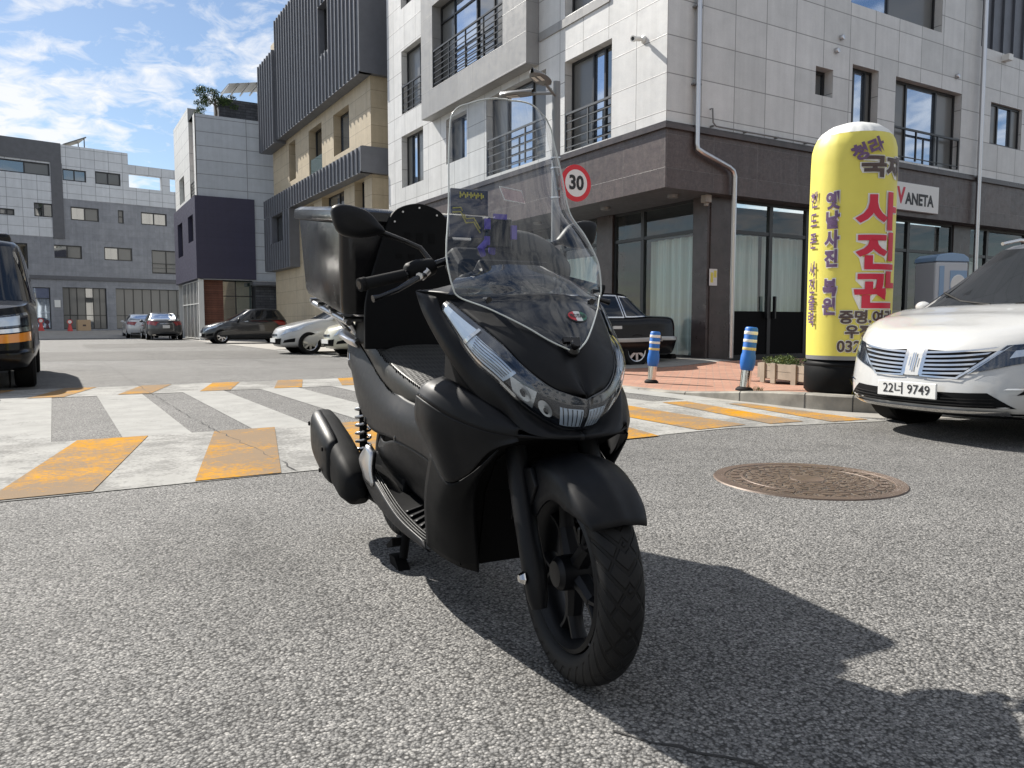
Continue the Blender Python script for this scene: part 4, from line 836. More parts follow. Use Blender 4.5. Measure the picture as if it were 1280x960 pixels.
yp = thing('potted_plant', 'yellow-green leafy plant in a tall dark pot beside the cabinet', 'potted plant', (x, y, ZS(x, 9)))
m = MB(); m.lathe([(0, 0), (.14, 0), (.20, .75), (.22, .75), (.22, .79), (0, .77)], 20); m.build('pot', 'gloss_black', yp, smooth=40)
blades('leaves', 'leaf_yellow', yp, 260, .14, .14, .26, 4, .018, .5, (0, 0, .76))
cb = thing('clothes_bin', 'pale grey tall cabinet with a blue rounded top in front of the shop windows', 'cabinet', (17.75, 10.35, .1), R(-20))
cb.scale = (.85, .85, 1)
m = MB(); m.prism([(-.5, 0), (.5, 0), (.5, 2.15), (-.5, 2.15)], 1, -.40, .40); m.build('body', 'appliance', cb, bevel=.05)
m = MB(); m.prism([(-.52, 2.15), (.52, 2.15), (.49, 2.25), (.35, 2.32), (.0, 2.35), (-.35, 2.32), (-.49, 2.25)], 1, -.42, .42); m.build('rounded_top', 'appliance_blue', cb, bevel=.02)
m = MB(); m.lathe([(0, .03), (.22, .03), (.25, 0)], 28, T=Matrix.Translation((.2, -.40, 1.62)) @ Matrix.Rotation(math.pi / 2, 4, 'X')); m.build('round_badge', 'bag_white', cb, smooth=40)
m = MB(); m.box((-.05, -.412, 1.3), (.46, -.401, 1.95)); m.box((-.38, -.415, .6), (-.24, -.401, 2.05)); m.build('panel', 'appliance_blue', cb)
m = MB(); m.prism([(0, 0), (.16, 0), (.13, .10), (.04, .10)], 1, 0, .55, T=Matrix.Translation((10.75, 11.75, ZS(10.75, 11.2)))); tag(m.build('wheel_stop', 'rubber'), 'black rubber wheel stop behind the black sedan', 'wheel stop')
wd = thing('dry_weeds', 'dry straggly weeds at the foot of the inflatable column', 'weeds', (6.62, 4.55, .14)); blades('stalks', 'leaf_yellow', wd, 22, .12, .12, .17, 9, .0025, .25); leaves('seed_heads', 'bag_white', wd, [((rnd.uniform(-.14, .14), rnd.uniform(-.14, .14), rnd.uniform(.06, .2)), (.02, .02, .02)) for _ in range(9)], 60, .013, 6)
wd2 = thing('weed_tuft', 'small green weed tuft at the foot of the bollard by the column', 'weeds', (6.72, 5.93, ZS(6.72, 5.93))); blades('stalks', 'leaf_shrub', wd2, 40, .07, .05, .06, 12, .003, .5)
# red marker posts, box and clutter by the far shopfront
def apron(x, y): o = (Vector((x, y, 0)) - FD.o).dot(FD.n); return DZ if o < 3.4 else DZ * .8 + (3.4 - o) / .8 * -.0 if o < 4.2 else max(.004, DZ * .8 * (11.5 - o) / 7.3)
for px, dep, lab in ((53, 51.2, 'red marker cone by the far left shop window, nearest the van'), (89, 51.2, 'red marker cone beside the cardboard box at the far shopfront'), (164, 53, 'red marker cone next to the parked white sedan')):
    x, y = camxy(px, dep); t = thing('marker_cone', lab, 'traffic cone', (x, y, apron(x, y)), 0, 'red marker cones at the far shopfront')
    m = MB(); m.box((-.2, -.2, 0), (.2, .2, .04)); m.lathe([(.17, .04), (.085, .45), (.06, .52), (0, .52)], 16); m.build('cone', 'cone_red', t, smooth=40)
    T = Matrix.Translation((0, -.02, .67)) @ Matrix.Rotation(math.pi / 2, 4, 'X'); m = MB(); m.lathe([(0, 0), (.17, 0), (.17, .02), (.11, .021)], 20, T=T); m.build('sign_ring', 'cone_red', t); m = MB(); m.lathe([(.11, .022), (0, .022)], 20, T=T); m.build('sign_face', 'plate', t)
x, y = camxy(106, 53); bxx = thing('cardboard_box', 'brown cardboard box standing before the far shopfront', 'box', (x, y, DZ), R(10)); m = MB(); m.box((-.4, -.25, 0), (.4, .25, .74)); m.build('carton', 'card', bxx, bevel=.01); m = MB(); m.box((-.1, -.254, .3), (.1, -.251, .42)); m.build('printed_mark', 'brown_ink', bxx)
# tree on the roof of the navy building
rt = thing('roof_tree', 'small green tree growing on the roof of the navy building', 'tree', (7.75, 43.2, AT))
m = MB(); m.tube([(0, 0, 0), (.05, .05, .5), (.0, .1, 1.0), (.1, .1, 1.4)], [.07, .06, .045, .02], 8); m.tube([(.02, .08, .8), (-.4, 0, 1.2)], [.035, .012], 6); m.tube([(.02, .08, .7), (.45, .1, 1.15)], [.035, .012], 6); m.build('trunk', 'bark', rt, smooth=50)
rnd = random.Random(11); leaves('crown', 'leaf', rt, [((rnd.uniform(-.85, .95), rnd.uniform(-.5, .5), 1.15 + rnd.uniform(-.35, .45)), (.26, .24, .17)) for _ in range(26)], 3600, .085, 21)
for k, (x, y) in enumerate(((6.75, 42.6), (6.72, 43.3))):
    t = thing('terrace_plant', ('low bushy plant on the roof edge above the wood panel, left of the tree', 'small plant at the roof edge of the navy building, behind the wood panel')[k], 'plant', (x + .2, y, AT)); leaves('foliage', 'leaf', t, [((rnd.uniform(-.2, .2), rnd.uniform(-.2, .2), .2 + rnd.uniform(0, .2)), (.14, .14, .14)) for _ in range(6)], 320, .07, 31 + k)

# ---------------------------------------------------------------- vehicles
class Car:
    """lofted car: x forward, y left, z up, origin on the ground under the front axle"""
    F = [(0, .80, .16), (.05, .92, .07), (.18, .985, .02), (.45, 1.0, .0), (.72, .985, .015), (.90, .95, .05), (1.0, .885, .10)]
    def __init__(s, name, label, cat, loc, rz, paint, L, fo, wb, ro, Wd, zt, zb=.2, n=9, m=2.2, cab=None, wheel=(.32, .2), group=None, rings=None, nose=None, arch=1.13):
        s.t = thing(name, label, cat, loc, rz, group); s.p = paint; s.fo, s.wb, s.ro, s.W = fo, wb, ro, Wd / 2; s.zt_ = zt; s.zb = zb; s.n, s.m = n, m; s.R, s.tw = wheel
        s.x1, s.x0 = fo, -(wb + ro); s.rings = rings or s.F; s.nose = nose
        s.body(arch); s.cab = cab
        if cab: s.cabin()
        s.wheels()
    def zt(s, x):
        p = s.zt_
        if x >= p[0][0]: return p[0][1]
        for a, b in zip(p, p[1:]):
            if a[0] >= x >= b[0]: t = (a[0] - x) / (a[0] - b[0]); t = t * t * (3 - 2 * t) * .5 + t * .5; return a[1] + (b[1] - a[1]) * t
        return p[-1][1]
    def ring(s, f):
        r = s.rings
        for a, b in zip(r, r[1:]):
            if a[0] <= f <= b[0]: t = (f - a[0]) / (b[0] - a[0]); return [a[k] + (b[k] - a[k]) * t for k in range(1, len(a))]
        return list(r[-1][1:])
    def ends(s, f):
        q = s.ring(f); inf = q[1]; inr = q[2] if len(q) > 2 else q[1]
        return s.x0 + inr, s.x1 - inf, s.W * q[0]
    def yat(s, x, f):
        a, b, w = s.ends(f); c = (a + b) / 2; h = (b - a) / 2; k = min(1, abs((x - c) / h)); return w * max(0, 1 - k ** s.n) ** (1 / s.m)
    def xfront(s, y, f):
        a, b, w = s.ends(f); c = (a + b) / 2; h = (b - a) / 2; return c + h * max(0, 1 - min(1, abs(y) / w) ** s.m) ** (1 / s.n)
    def xrear(s, y, f): a, b, w = s.ends(f); return (a + b) - s.xfront(y, f)
    def zof(s, x, f): return s.zb + f * (s.zt(x) - s.zb)
    def body(s, arch):
        m = MB(); n = 56; fs = [r[0] for r in s.rings]; rows = []
        for i in range(n + 1):
            t = i / n; k = -math.cos(math.pi * t); k = .65 * k + .35 * math.copysign(abs(2 * t - 1) ** .6, 2 * t - 1) if 0 < t < 1 else (-1 if t == 0 else 1)
            right = []; 
            for f in fs:
                a, b, w = s.ends(f); c = (a + b) / 2; h = (b - a) / 2; x = c + h * k; y = w * max(0, 1 - abs(k) ** s.n) ** (1 / s.m); right.append((x, y, s.zof(x, f)))
            x, y, z = right[-1]; a, b, w = s.ends(1)
            right += [(x * .985 + .015 * (a + b) / 2, y * .93, z + .018), (x * .97 + .03 * (a + b) / 2, y * .6, z + .035), (x * .965 + .035 * (a + b) / 2, 0, z + .042)]
            left = [(p[0], -p[1], p[2]) for p in right[:-1]]
            rows.append(right + left[::-1])
        m.grid(rows, closed=True); o = m.build('body', s.p, s.t, smooth=38)
        cut = MB()
        for x in (0, -s.wb):
            for sg in (1, -1):
                T = Matrix.Translation((x, sg * (s.W - .13), s.R)) @ Matrix.Rotation(math.pi / 2, 4, 'X'); cut.lathe([(0, -.2), (s.R * arch, -.2), (s.R * arch, .17), (0, .17)], 28, T=T)
        co = cut.build('cutter', s.p); md = o.modifiers.new('arch', 'BOOLEAN'); md.operation = 'DIFFERENCE'; md.object = co; md.solver = 'EXACT'; md.use_self = True
        dg = bpy.context.evaluated_depsgraph_get(); dg.update(); me = bpy.data.meshes.new_from_object(o.evaluated_get(dg)); o.modifiers.clear(); o.data = me; bpy.data.objects.remove(co)
        me.polygons.foreach_set('use_smooth', [True] * len(me.polygons)); me.set_sharp_from_angle(angle=R(38))
        for x in (0, -s.wb):
            for sg in (1, -1): lm = MB(); T = Matrix.Translation((x, sg * (s.W - .31), s.R)) @ Matrix.Rotation(math.pi / 2, 4, 'X'); lm.lathe([(0, 0), (s.R * arch, 0)], 20, T=T); lm.build('wheel_well', 'inner', s.t)
        s.b = o
    # cabin
    def cr_(s, g):
        c = s.cab; e = 1 - (1 - g) ** 1.0; gx = g ** .92
        return c['xd'] + (c['xc'] - c['xd']) * gx, c['xa'] + (c['xb'] - c['xa']) * gx, (c['wb'] + (c['wr'] - c['wb']) * g ** 1.15) / 2
    def cz(s, x, g):
        base = min(s.zt(min(x, s.cab['xa'])), s.zt(max(x, s.cab['xd']))) - .015; return base + (s.cab['zr'] + s.cab.get('arc', .0) * (1 - ((x - (s.cab['xb'] + s.cab['xc']) / 2) / ((s.cab['xb'] - s.cab['xc']) / 2 + .01)) ** 2) - base) * g
    def cabin(s):
        n_, m_ = s.cab.get('n', 10), 2.6; s.cn, s.cm = n_, m_; m = MB(); rows = []; gs = (0, .2, .4, .6, .8, .93)
        for i in range(45):
            t = i / 44; k = -math.cos(math.pi * t); right = []
            for g in gs:
                a, b, w = s.cr_(g); x = (a + b) / 2 + (b - a) / 2 * k; y = w * max(0, 1 - abs(k) ** n_) ** (1 / m_); right.append((x, y, s.cz(x, g)))
            a, b, w = s.cr_(1.0); x = (a + b) / 2 + (b - a) / 2 * k * .97; y = w * max(0, 1 - abs(k) ** n_) ** (1 / m_)
            right += [(x, y * .96, s.cz(x, .985)), (x, y * .7, s.cz(x, 1.01)), (x, 0, s.cz(x, 1.02))]
            rows.append(right + [(p[0], -p[1], p[2]) for p in right[:-1]][::-1])
        m.grid(rows, closed=True); m.build('cabin', s.p, s.t, smooth=40)
    def cy(s, x, g): a, b, w = s.cr_(g); k = min(1, abs((x - (a + b) / 2) / ((b - a) / 2))); return w * max(0, 1 - k ** s.cn) ** (1 / s.cm)
    def cx(s, y, g, rear=False):
        a, b, w = s.cr_(g); q = (b - a) / 2 * max(0, 1 - min(1, abs(y) / w) ** s.cm) ** (1 / s.cn); return (a + b) / 2 + (-q if rear else q)
    def glass(s, name, mat, side, c, off=.006, parent=None):
        """side 0 windscreen, 1 rear screen: corners (y,g); side +-2: corners (x,g)"""
        G = []; nu, nv = 14, 8
        for i in range(nu + 1):
            row = []
            for j in range(nv + 1):
                a, b = i / nu, j / nv; p = (c[0][0] * (1 - a) + c[1][0] * a) * (1 - b) + (c[3][0] * (1 - a) + c[2][0] * a) * b; g = (c[0][1] * (1 - a) + c[1][1] * a) * (1 - b) + (c[3][1] * (1 - a) + c[2][1] * a) * b
                if abs(side) == 2: y = s.cy(p, g); row.append((p, (y + off) * (1 if side > 0 else -1), s.cz(p, g)))
                else: x = s.cx(p, g, side == 1); row.append((x + (off if side == 0 else -off), p, s.cz(x, g) + off * .5))
            G.append(row)
        m = MB(); m.grid(G); return m.build(name, mat, parent or s.t, smooth=60)
    def panel(s, name, mat, c, off=.006, rear=False, parent=None, n=(10, 6), mirror=False, side=0):
        """patch on the front or rear face, corners (y, f); side=+-1: corners (x, f)"""
        m = MB()
        for sg in ((1, -1) if mirror else (1,)):
            G = []
            for i in range(n[0] + 1):
                row = []
                for j in range(n[1] + 1):
                    a, b = i / n[0], j / n[1]; y = (c[0][0] * (1 - a) + c[1][0] * a) * (1 - b) + (c[3][0] * (1 - a) + c[2][0] * a) * b; f = (c[0][1] * (1 - a) + c[1][1] * a) * (1 - b) + (c[3][1] * (1 - a) + c[2][1] * a) * b
                    if side: yy = s.yat(y, f); row.append((y, side * (yy + off), s.zof(y, f)))
                    else:
                        x = s.xrear(y, f) if rear else s.xfront(y, f); e = abs(y) / s.W; nx = (off * (1 - .6 * e ** 4)) * (-1 if rear else 1); row.append((x + nx, sg * (y + off * .6 * e ** 4 * (1 if y > 0 else -1)), s.zof(x, f)))
                G.append(row)
            m.grid(G)
        return m.build(name, mat, parent or s.t, smooth=50)
    def wheels(s, rim='steel', spokes=5):
        for x in (0, -s.wb):
            for sg in (1, -1): s.wheel(x, sg)
    def wheel(s, x, sg, rim='steel', spokes=5):
        Rr, w = s.R, s.tw; ri = Rr * .66; T = Matrix.Translation((x, sg * (s.W - w / 2 - .012), Rr)) @ Matrix.Rotation(-sg * math.pi / 2, 4, 'X')
        m = MB(); m.lathe([(ri, -w * .45), (Rr * .93, -w * .5), (Rr, -w * .38), (Rr, w * .38), (Rr * .93, w * .5), (ri + .01, w * .47), (ri, w * .42)], 36, T=T); o = m.build('wheel', 'rubber', s.t, smooth=40)
        rim = getattr(s, 'rimmat', 'steel')
        m = MB(); m.lathe([(ri, w * .44), (ri * .93, w * .40), (ri * .9, w * .1), (ri * .9, -w * .3)], 36, T=T); m.lathe([(0, w * .33), (ri * .22, w * .33), (ri * .24, w * .25)], 20, T=T)
        for k in range(7):
            T2 = T @ Matrix.Rotation(2 * math.pi * k / 7, 4, 'Z'); a = ri * .18
            m.prism([(a, -.030), (ri * .92, -.05 * ri / .2), (ri * .92, .0), (a, .030)], 2, w * .22, w * .36, T=T2)
        m.lathe([(ri * .9, w * .02), (0, w * .02)], 20, mi=1, T=T)
        m.build('rim', [rim, 'inner'], o, smooth=35)
    def mirror(s, x, g, mat=None, size=(.10, .20, .13)):
        for sg in (1, -1):
            y = s.cy(x, g) * 1.0; z = s.cz(x, g); m = MB(); rows = []
            for k in range(9):
                t_ = k / 8; r = math.sin(math.pi * min(.98, max(.02, t_))) ** .5
                rows.append([(x + size[0] * .5 * r * math.cos(q), sg * (y + .05 + size[1] * t_), z + size[2] * .5 * r * math.sin(q)) for q in [2 * math.pi * j / 12 for j in range(12)]])
            m.grid(rows, closed=True); m.tube([(x, sg * (y - .05), z - .05), (x, sg * (y + .09), z - .03)], .025, 8); m.build('side_mirror', mat or s.p, s.t, smooth=60)
    def bar(s, name, mat, y0, y1, f0, f1, off=.012, rear=False, parent=None):
        return s.panel(name, mat, ((y0, f0), (y1, f0), (y1, f1), (y0, f1)), off, rear, parent, n=(16, 2))
    def plate_(s, f, text, w=.52, h=.11, rear=False, off=.02, parent=None, dz=0):
        x = (s.xrear(0, f) - off) if rear else (s.xfront(0, f) + off); z = s.zof(x, f) + dz; d = -1 if rear else 1; m = MB(); m.box((x - .008, -w / 2, z - h / 2), (x + .008, w / 2, z + h / 2)); o = m.build('licence_plate', 'plate', s.t, bevel=.004)
        if text: text_obj(text, h * .86, frameM((x + d * .010, 0, z), (0, 1 * d, 0), (0, 0, 1)), 'ink', 'lettering', o, bold=.0002, ext=.0006, sx=.98)
        return o

# --- white crossover in the right foreground
ring_suv = [(0, .80, .16), (.06, .93, .03), (.16, .985, -.005), (.34, 1.0, .0), (.62, 1.0, .035), (.84, .975, .075), (.95, .95, .12), (1.0, .90, .19)]
SU = Car('parked_crossover', 'white crossover with split chrome grille parked at the kerb', 'car', (6.22, 3.17, 0), math.pi - R(7), 'white_car', 4.55, .93, 2.69, .93, 1.86,
         [(.93, .70), (.72, .785), (.4, .875), (.05, .945), (-.4, .975), (-2.0, 1.0), (-3.3, 1.03), (-3.62, .98)], zb=.19, n=7.5, m=2.3, rings=ring_suv,
         cab=dict(xa=.02, xb=-.86, xc=-2.7, xd=-3.5, wb=1.77, wr=1.25, zr=1.51, arc=.05, n=16), wheel=(.345, .225))
SU.glass('windscreen', 'car_glass', 0, ((-.835, .05), (.835, .05), (.60, .93), (-.60, .93)))
for sg in (2, -2):
    SU.glass('side_window', 'car_glass', sg, ((-.60, .10), (-1.55, .10), (-1.55, .88), (-1.08, .88))); SU.glass('side_window', 'car_glass', sg, ((-1.62, .10), (-2.65, .12), (-2.62, .85), (-1.62, .88)))
SU.mirror(-.44, .06, size=(.09, .15, .10)); gw_ = .0
gr = SU.panel('lower_grille', 'plastic', ((-.66, .15), (.66, .15), (.52, .34), (-.52, .34)), .006)
SU.panel('front_lip', 'plastic', ((-.86, .0), (.86, .0), (.90, .085), (-.90, .085)), .006, n=(24, 4))
for f in (.175, .215, .255): SU.bar('grille_bar', 'gloss_black', -.56, .56, f, f + .012, .016, parent=gr)
SU.bar('skid_trim', 'chrome', -.62, .62, .055, .105, .018)
for sg in (1, -1):
    q = lambda *c: tuple((sg * y, f) for y, f in c)
    g_ = SU.panel('grille', 'inner', q((.075, .55), (.33, .53), (.53, .80), (.07, .86)), .006, n=(16, 8))
    for k in range(6):
        f0 = .565 + .05 * k; ye = .35 + .034 * k; yi = .085
        SU.panel('chrome_slat', 'chrome', q((yi, f0), (ye, f0 + .004 + .002 * k), (ye + .02, f0 + .029), (yi, f0 + .026)), .017, parent=g_, n=(14, 2))
    m_ = SU.panel('grille_surround', 'chrome', q((.065, .53), (.34, .51), (.34, .532), (.065, .552)), .014, n=(12, 2), parent=g_)
    SU.panel('grille_surround', 'chrome', q((.33, .51), (.56, .80), (.53, .80), (.325, .535)), .014, n=(12, 2), parent=g_)
    SU.panel('grille_surround', 'chrome', q((.055, .55), (.085, .55), (.085, .87), (.055, .88)), .016, n=(2, 6), parent=g_)
    h_ = SU.panel('headlight', 'light_dark', q((.40, .58), (.86, .70), (.90, .86), (.57, .85)), .008, n=(14, 6))
    SU.panel('chrome_edge', 'chrome', q((.385, .565), (.585, .83), (.605, .85), (.41, .58)), .016, n=(10, 2), parent=h_)
    SU.panel('reflector', 'reflector', q((.60, .71), (.68, .73), (.69, .80), (.62, .79)), .012, n=(5, 4), parent=h_); SU.panel('reflector', 'reflector', q((.76, .73), (.83, .745), (.84, .81), (.77, .80)), .012, n=(5, 4), parent=h_)
    SU.panel('lens', 'lens', q((.395, .58), (.865, .70), (.905, .865), (.57, .855)), .02, n=(14, 6), parent=h_)
    s_ = SU.panel('fog_slot', 'plastic', q((.66, .30), (.87, .36), (.88, .43), (.72, .40)), .006); SU.panel('slot_trim', 'chrome', q((.60, .37), (.86, .345), (.86, .365), (.62, .385)), .014, n=(8, 2), parent=s_)
em = SU.panel('emblem_plinth', 'white_car', ((-.055, .54), (.055, .54), (.06, .88), (-.06, .88)), .016, n=(4, 8))
for a, b, c, d in ((-.013, -.003, .60, .82), (.003, .013, .60, .82), (-.032, -.024, .66, .77), (.024, .032, .66, .77)): SU.panel('emblem_bar', 'chrome', ((a, c), (b, c), (b, d), (a, d)), .024, n=(2, 3), parent=em)
SU.plate_(.345, '22너 9749', w=.48, off=.03)
m = MB(); m.tube([(-.0, 0, .93 + .02), (-.0, .0, .931)], .01, 4)
for y in (-.45, .45): pass
for sg in (1, -1): m = MB(); m.tube([(-.95, sg * .63, 1.54), (-1.2, sg * .645, 1.585), (-2.6, sg * .64, 1.58), (-2.85, sg * .62, 1.52)], .016, 8); m.build('roof_rail', 'chrome', SU.t, smooth=50)
for sg in (1, -1): m = MB(); m.tube([(-.05, sg * .10, .985), (-.16, sg * .42, 1.02), (-.30, sg * .68, 1.10)], .010, 6); m.build('wiper', 'plastic', SU.t, smooth=50)

# --- black old sedan in front of the shops
box_ring = [(0, .86, .10), (.06, .95, .03), (.2, .985, .0), (.38, 1.0, -.04), (.46, 1.0, -.03), (.52, .985, .0), (.8, .98, .01), (.95, .955, .03), (1.0, .92, .06)]
BS = Car('parked_sedan', 'black boxy old saloon with chrome trim parked nose out before the shops', 'car', (6.76, 12.15, .012), math.pi, 'black_car', 4.87, .95, 2.74, 1.15, 1.73,
         [(.95, .80), (.3, .86), (-.4, .90), (-1.2, .92), (-2.6, .93), (-3.1, .955), (-3.89, .945)], zb=.22, n=26, m=2.2, rings=box_ring, cab=dict(xa=-.55, xb=-1.25, xc=-2.72, xd=-3.28, wb=1.58, wr=1.22, zr=1.385, arc=.02, n=14), wheel=(.325, .19))
BS.glass('windscreen', 'car_glass', 0, ((-.68, .08), (.68, .08), (.55, .92), (-.55, .92))); BS.glass('rear_window', 'car_glass', 1, ((-.68, .08), (.68, .08), (.55, .92), (-.55, .92)))
for sg in (2, -2):
    for c in (((-.92, .10), (-1.52, .10), (-1.52, .88), (-1.32, .88)), ((-1.60, .10), (-2.44, .10), (-2.36, .88), (-1.60, .88)), ((-2.53, .12), (-2.98, .12), (-2.70, .84), (-2.45, .86))):
        w_ = BS.glass('side_window', 'chrome', sg, tuple((x + (.03 if i in (0, 3) else -.03), g + (-.055 if i < 2 else .05)) for i, (x, g) in enumerate(c)), .004); BS.glass('pane', 'car_glass', sg, c, .009, parent=w_)
for sg in (1, -1):
    BS.panel('side_moulding', 'pipe', ((.55, .37), (-3.35, .37), (-3.35, .475), (.55, .475)), .008, side=sg, n=(30, 3)); BS.panel('sill_trim', 'chrome', ((-.45, .03), (-2.3, .03), (-2.3, .055), (-.45, .055)), .006, side=sg, n=(20, 2))
    BS.panel('tail_light', 'red_lens', ((-3.70, .66), (-3.86, .66), (-3.86, .93), (-3.72, .93)), .006, side=sg); BS.panel('door_handle', 'steel', ((-2.15, .72), (-2.36, .72), (-2.36, .80), (-2.15, .80)), .012, side=sg, n=(4, 3))
    BS.panel('bumper', 'pipe', ((-3.3, .40), (-3.82, .40), (-3.82, .50), (-3.3, .50)), .03, side=sg, n=(10, 3))
BS.bar('bumper', 'pipe', -.83, .83, .40, .50, .03, True); BS.bar('tail_light_panel', 'red_lens', -.78, .78, .66, .93, .006, True); BS.bar('grille', 'chrome', -.4, .4, .55, .9, .01); BS.bar('headlight', 'lens', .45, .8, .55, .9, .012); BS.bar('headlight', 'lens', -.8, -.45, .55, .9, .012)
BS.mirror(-.85, .14, 'gloss_black', (.08, .14, .1))

# --- black van at the left edge
van_ring = [(0, .86, .10), (.05, .94, .0), (.22, 1.0, -.06), (.30, 1.0, -.05), (.34, .985, .02), (.6, .985, .03), (.85, .97, .06), (1.0, .93, .10)]
VN = Car('parked_van', 'black full-size van with amber turn signals at the left edge', 'van', (-1.20, 12.15, 0), -math.pi / 2, 'black_car', 5.7, .92, 3.43, 1.2, 2.0,
         [(.92, .98), (.55, 1.06), (.1, 1.11), (-.3, 1.14), (-4.6, 1.16)], zb=.25, n=16, m=2.3, rings=van_ring, cab=dict(xa=-.02, xb=-1.0, xc=-4.3, xd=-4.6, wb=1.95, wr=1.62, zr=2.02, arc=.03, n=16), wheel=(.37, .24))
VN.glass('windscreen', 'car_glass', 0, ((-.86, .04), (.86, .04), (.74, .90), (-.74, .90)))
for sg in (2, -2): VN.glass('side_window', 'car_glass', sg, ((-.5, .06), (-1.4, .06), (-1.4, .82), (-.95, .82))); VN.glass('side_window', 'car_glass', sg, ((-1.6, .06), (-3.9, .06), (-3.9, .82), (-1.6, .82)))
VN.mirror(-.30, .24, 'gloss_black', (.12, .15, .28))
for sg in (1, -1):
    q = lambda *c: tuple((sg * y, f) for y, f in c)
    h_ = VN.panel('headlight', 'light_dark', q((.56, .70), (.94, .70), (.93, .90), (.56, .90)), .010, n=(12, 5)); VN.panel('reflector', 'reflector', q((.62, .73), (.85, .73), (.85, .87), (.62, .87)), .014, n=(10, 4), parent=h_); VN.panel('lens', 'lens', q((.56, .70), (.945, .70), (.935, .90), (.56, .90)), .022, n=(12, 5), parent=h_)
    VN.panel('headlight_trim', 'chrome', q((.50, .62), (.95, .62), (.95, .685), (.50, .685)), .014, n=(12, 3)); VN.panel('turn_signal', 'amber', q((.50, .46), (.955, .46), (.955, .60), (.50, .60)), .014, n=(14, 4))
VN.bar('grille', 'gloss_black', -.48, .48, .48, .92, .010)
for k in range(4): VN.bar('grille_slat', 'chrome', -.47, .47, .53 + .1 * k, .56 + .1 * k, .02)
VN.bar('air_intake', 'inner', -.55, .55, .08, .18, .008); VN.bar('bumper_trim', 'steel', -.6, -.3, .11, .125, .014); VN.bar('bumper_trim', 'steel', .3, .6, .11, .125, .014)
m = MB(); m.box((-2.0, -.7, 2.0), (-4.2, .7, 2.22)); m.build('raised_roof', 'black_car', VN.t, bevel=.06)

# --- small cars along the street
hz = [(.78, .66), (.5, .76), (.0, .88), (-.35, .95), (-1.4, 1.0), (-2.5, 1.03), (-3.0, .98)]
def hatch(name, label, loc, rz, paint, L=4.1, wid=1.72, hgt=1.46, sc=1., rimm='steel', plate='', n=6):
    fo = .80 * sc; ro = .62 * sc; wb = L - fo - ro
    c = Car(name, label, 'car', loc, rz, paint, L, fo, wb, ro, wid, [(fo, .66), (fo * .6, .76), (0, .88), (-.35, .95), (-wb * .55, 1.0), (-wb - .1, 1.03), (-wb - ro, .98)], zb=.19, n=n, m=2.3, group='cars parked along the side street',
            cab=dict(xa=-.18, xb=-1.15, xc=-wb - .12, xd=-wb - ro + .06, wb=wid - .12, wr=wid - .58, zr=hgt - .04, arc=.04, n=9), wheel=(.31, .2))
    c.glass('windscreen', 'car_glass', 0, ((-wid * .41, .05), (wid * .41, .05), (wid * .33, .93), (-wid * .33, .93))); c.glass('rear_window', 'car_glass', 1, ((-wid * .38, .25), (wid * .38, .25), (wid * .31, .9), (-wid * .31, .9)))
    for sg in (2, -2): c.glass('side_window', 'car_glass', sg, ((-.75, .10), (-wb * .56, .10), (-wb * .56, .86), (-1.22, .86))); c.glass('side_window', 'car_glass', sg, ((-wb * .60, .12), (-wb - .05, .22), (-wb + .1, .84), (-wb * .60, .86)))
    c.mirror(-.68, .16); w = wid / 2
    for sg in (1, -1):
        q = lambda *k: tuple((sg * y, f) for y, f in k)
        h_ = c.panel('headlight', 'reflector', q((w * .52, .66), (w * .90, .80), (w * .93, .98), (w * .66, .90)), .010, n=(12, 5)); c.panel('lens', 'lens', q((w * .52, .66), (w * .90, .80), (w * .935, .985), (w * .66, .905)), .018, n=(12, 5), parent=h_)
        c.panel('fog_light', 'plastic', q((w * .60, .24), (w * .86, .26), (w * .88, .44), (w * .66, .38)), .008)
        c.panel('tail_light', 'red_lens', q((w * .62, .72), (w * .93, .72), (w * .93, .97), (w * .72, .97)), .010, rear=True)
    c.panel('grille', 'plastic', ((-w * .48, .16), (w * .48, .16), (w * .56, .50), (-w * .56, .50)), .008); c.bar('upper_grille', 'gloss_black', -w * .3, w * .3, .66, .76, .010); c.bar('grille_trim', 'chrome', -w * .3, w * .3, .77, .79, .013)
    c.plate_(.40, None); c.plate_(.55, None, rear=True, w=.34, h=.16)
    m = MB(); m.box((-.7, -w * .7, .165), (-wb + .6, w * .7, .24)); m.build('underbody', 'inner', c.t)
    return c
hatch('parked_hatchback', 'white hatchback with dark rims parked nose out at the forecourt', (5.30 + .80, 21.95, 0), math.pi, 'white_car', plate='')
hatch('parked_hatchback', 'small cream hatchback partly hidden behind the scooter', (5.98 + .72, 19.35, .01), math.pi, 'cream_car', L=3.6, wid=1.6, hgt=1.48, sc=.9)
hatch('parked_hatchback', 'charcoal hatchback seen from its side before the slate wall', (5.42 + .72, 35.0, 0), math.pi, 'coal_car', L=3.65, wid=1.6, hgt=1.50, sc=.9)
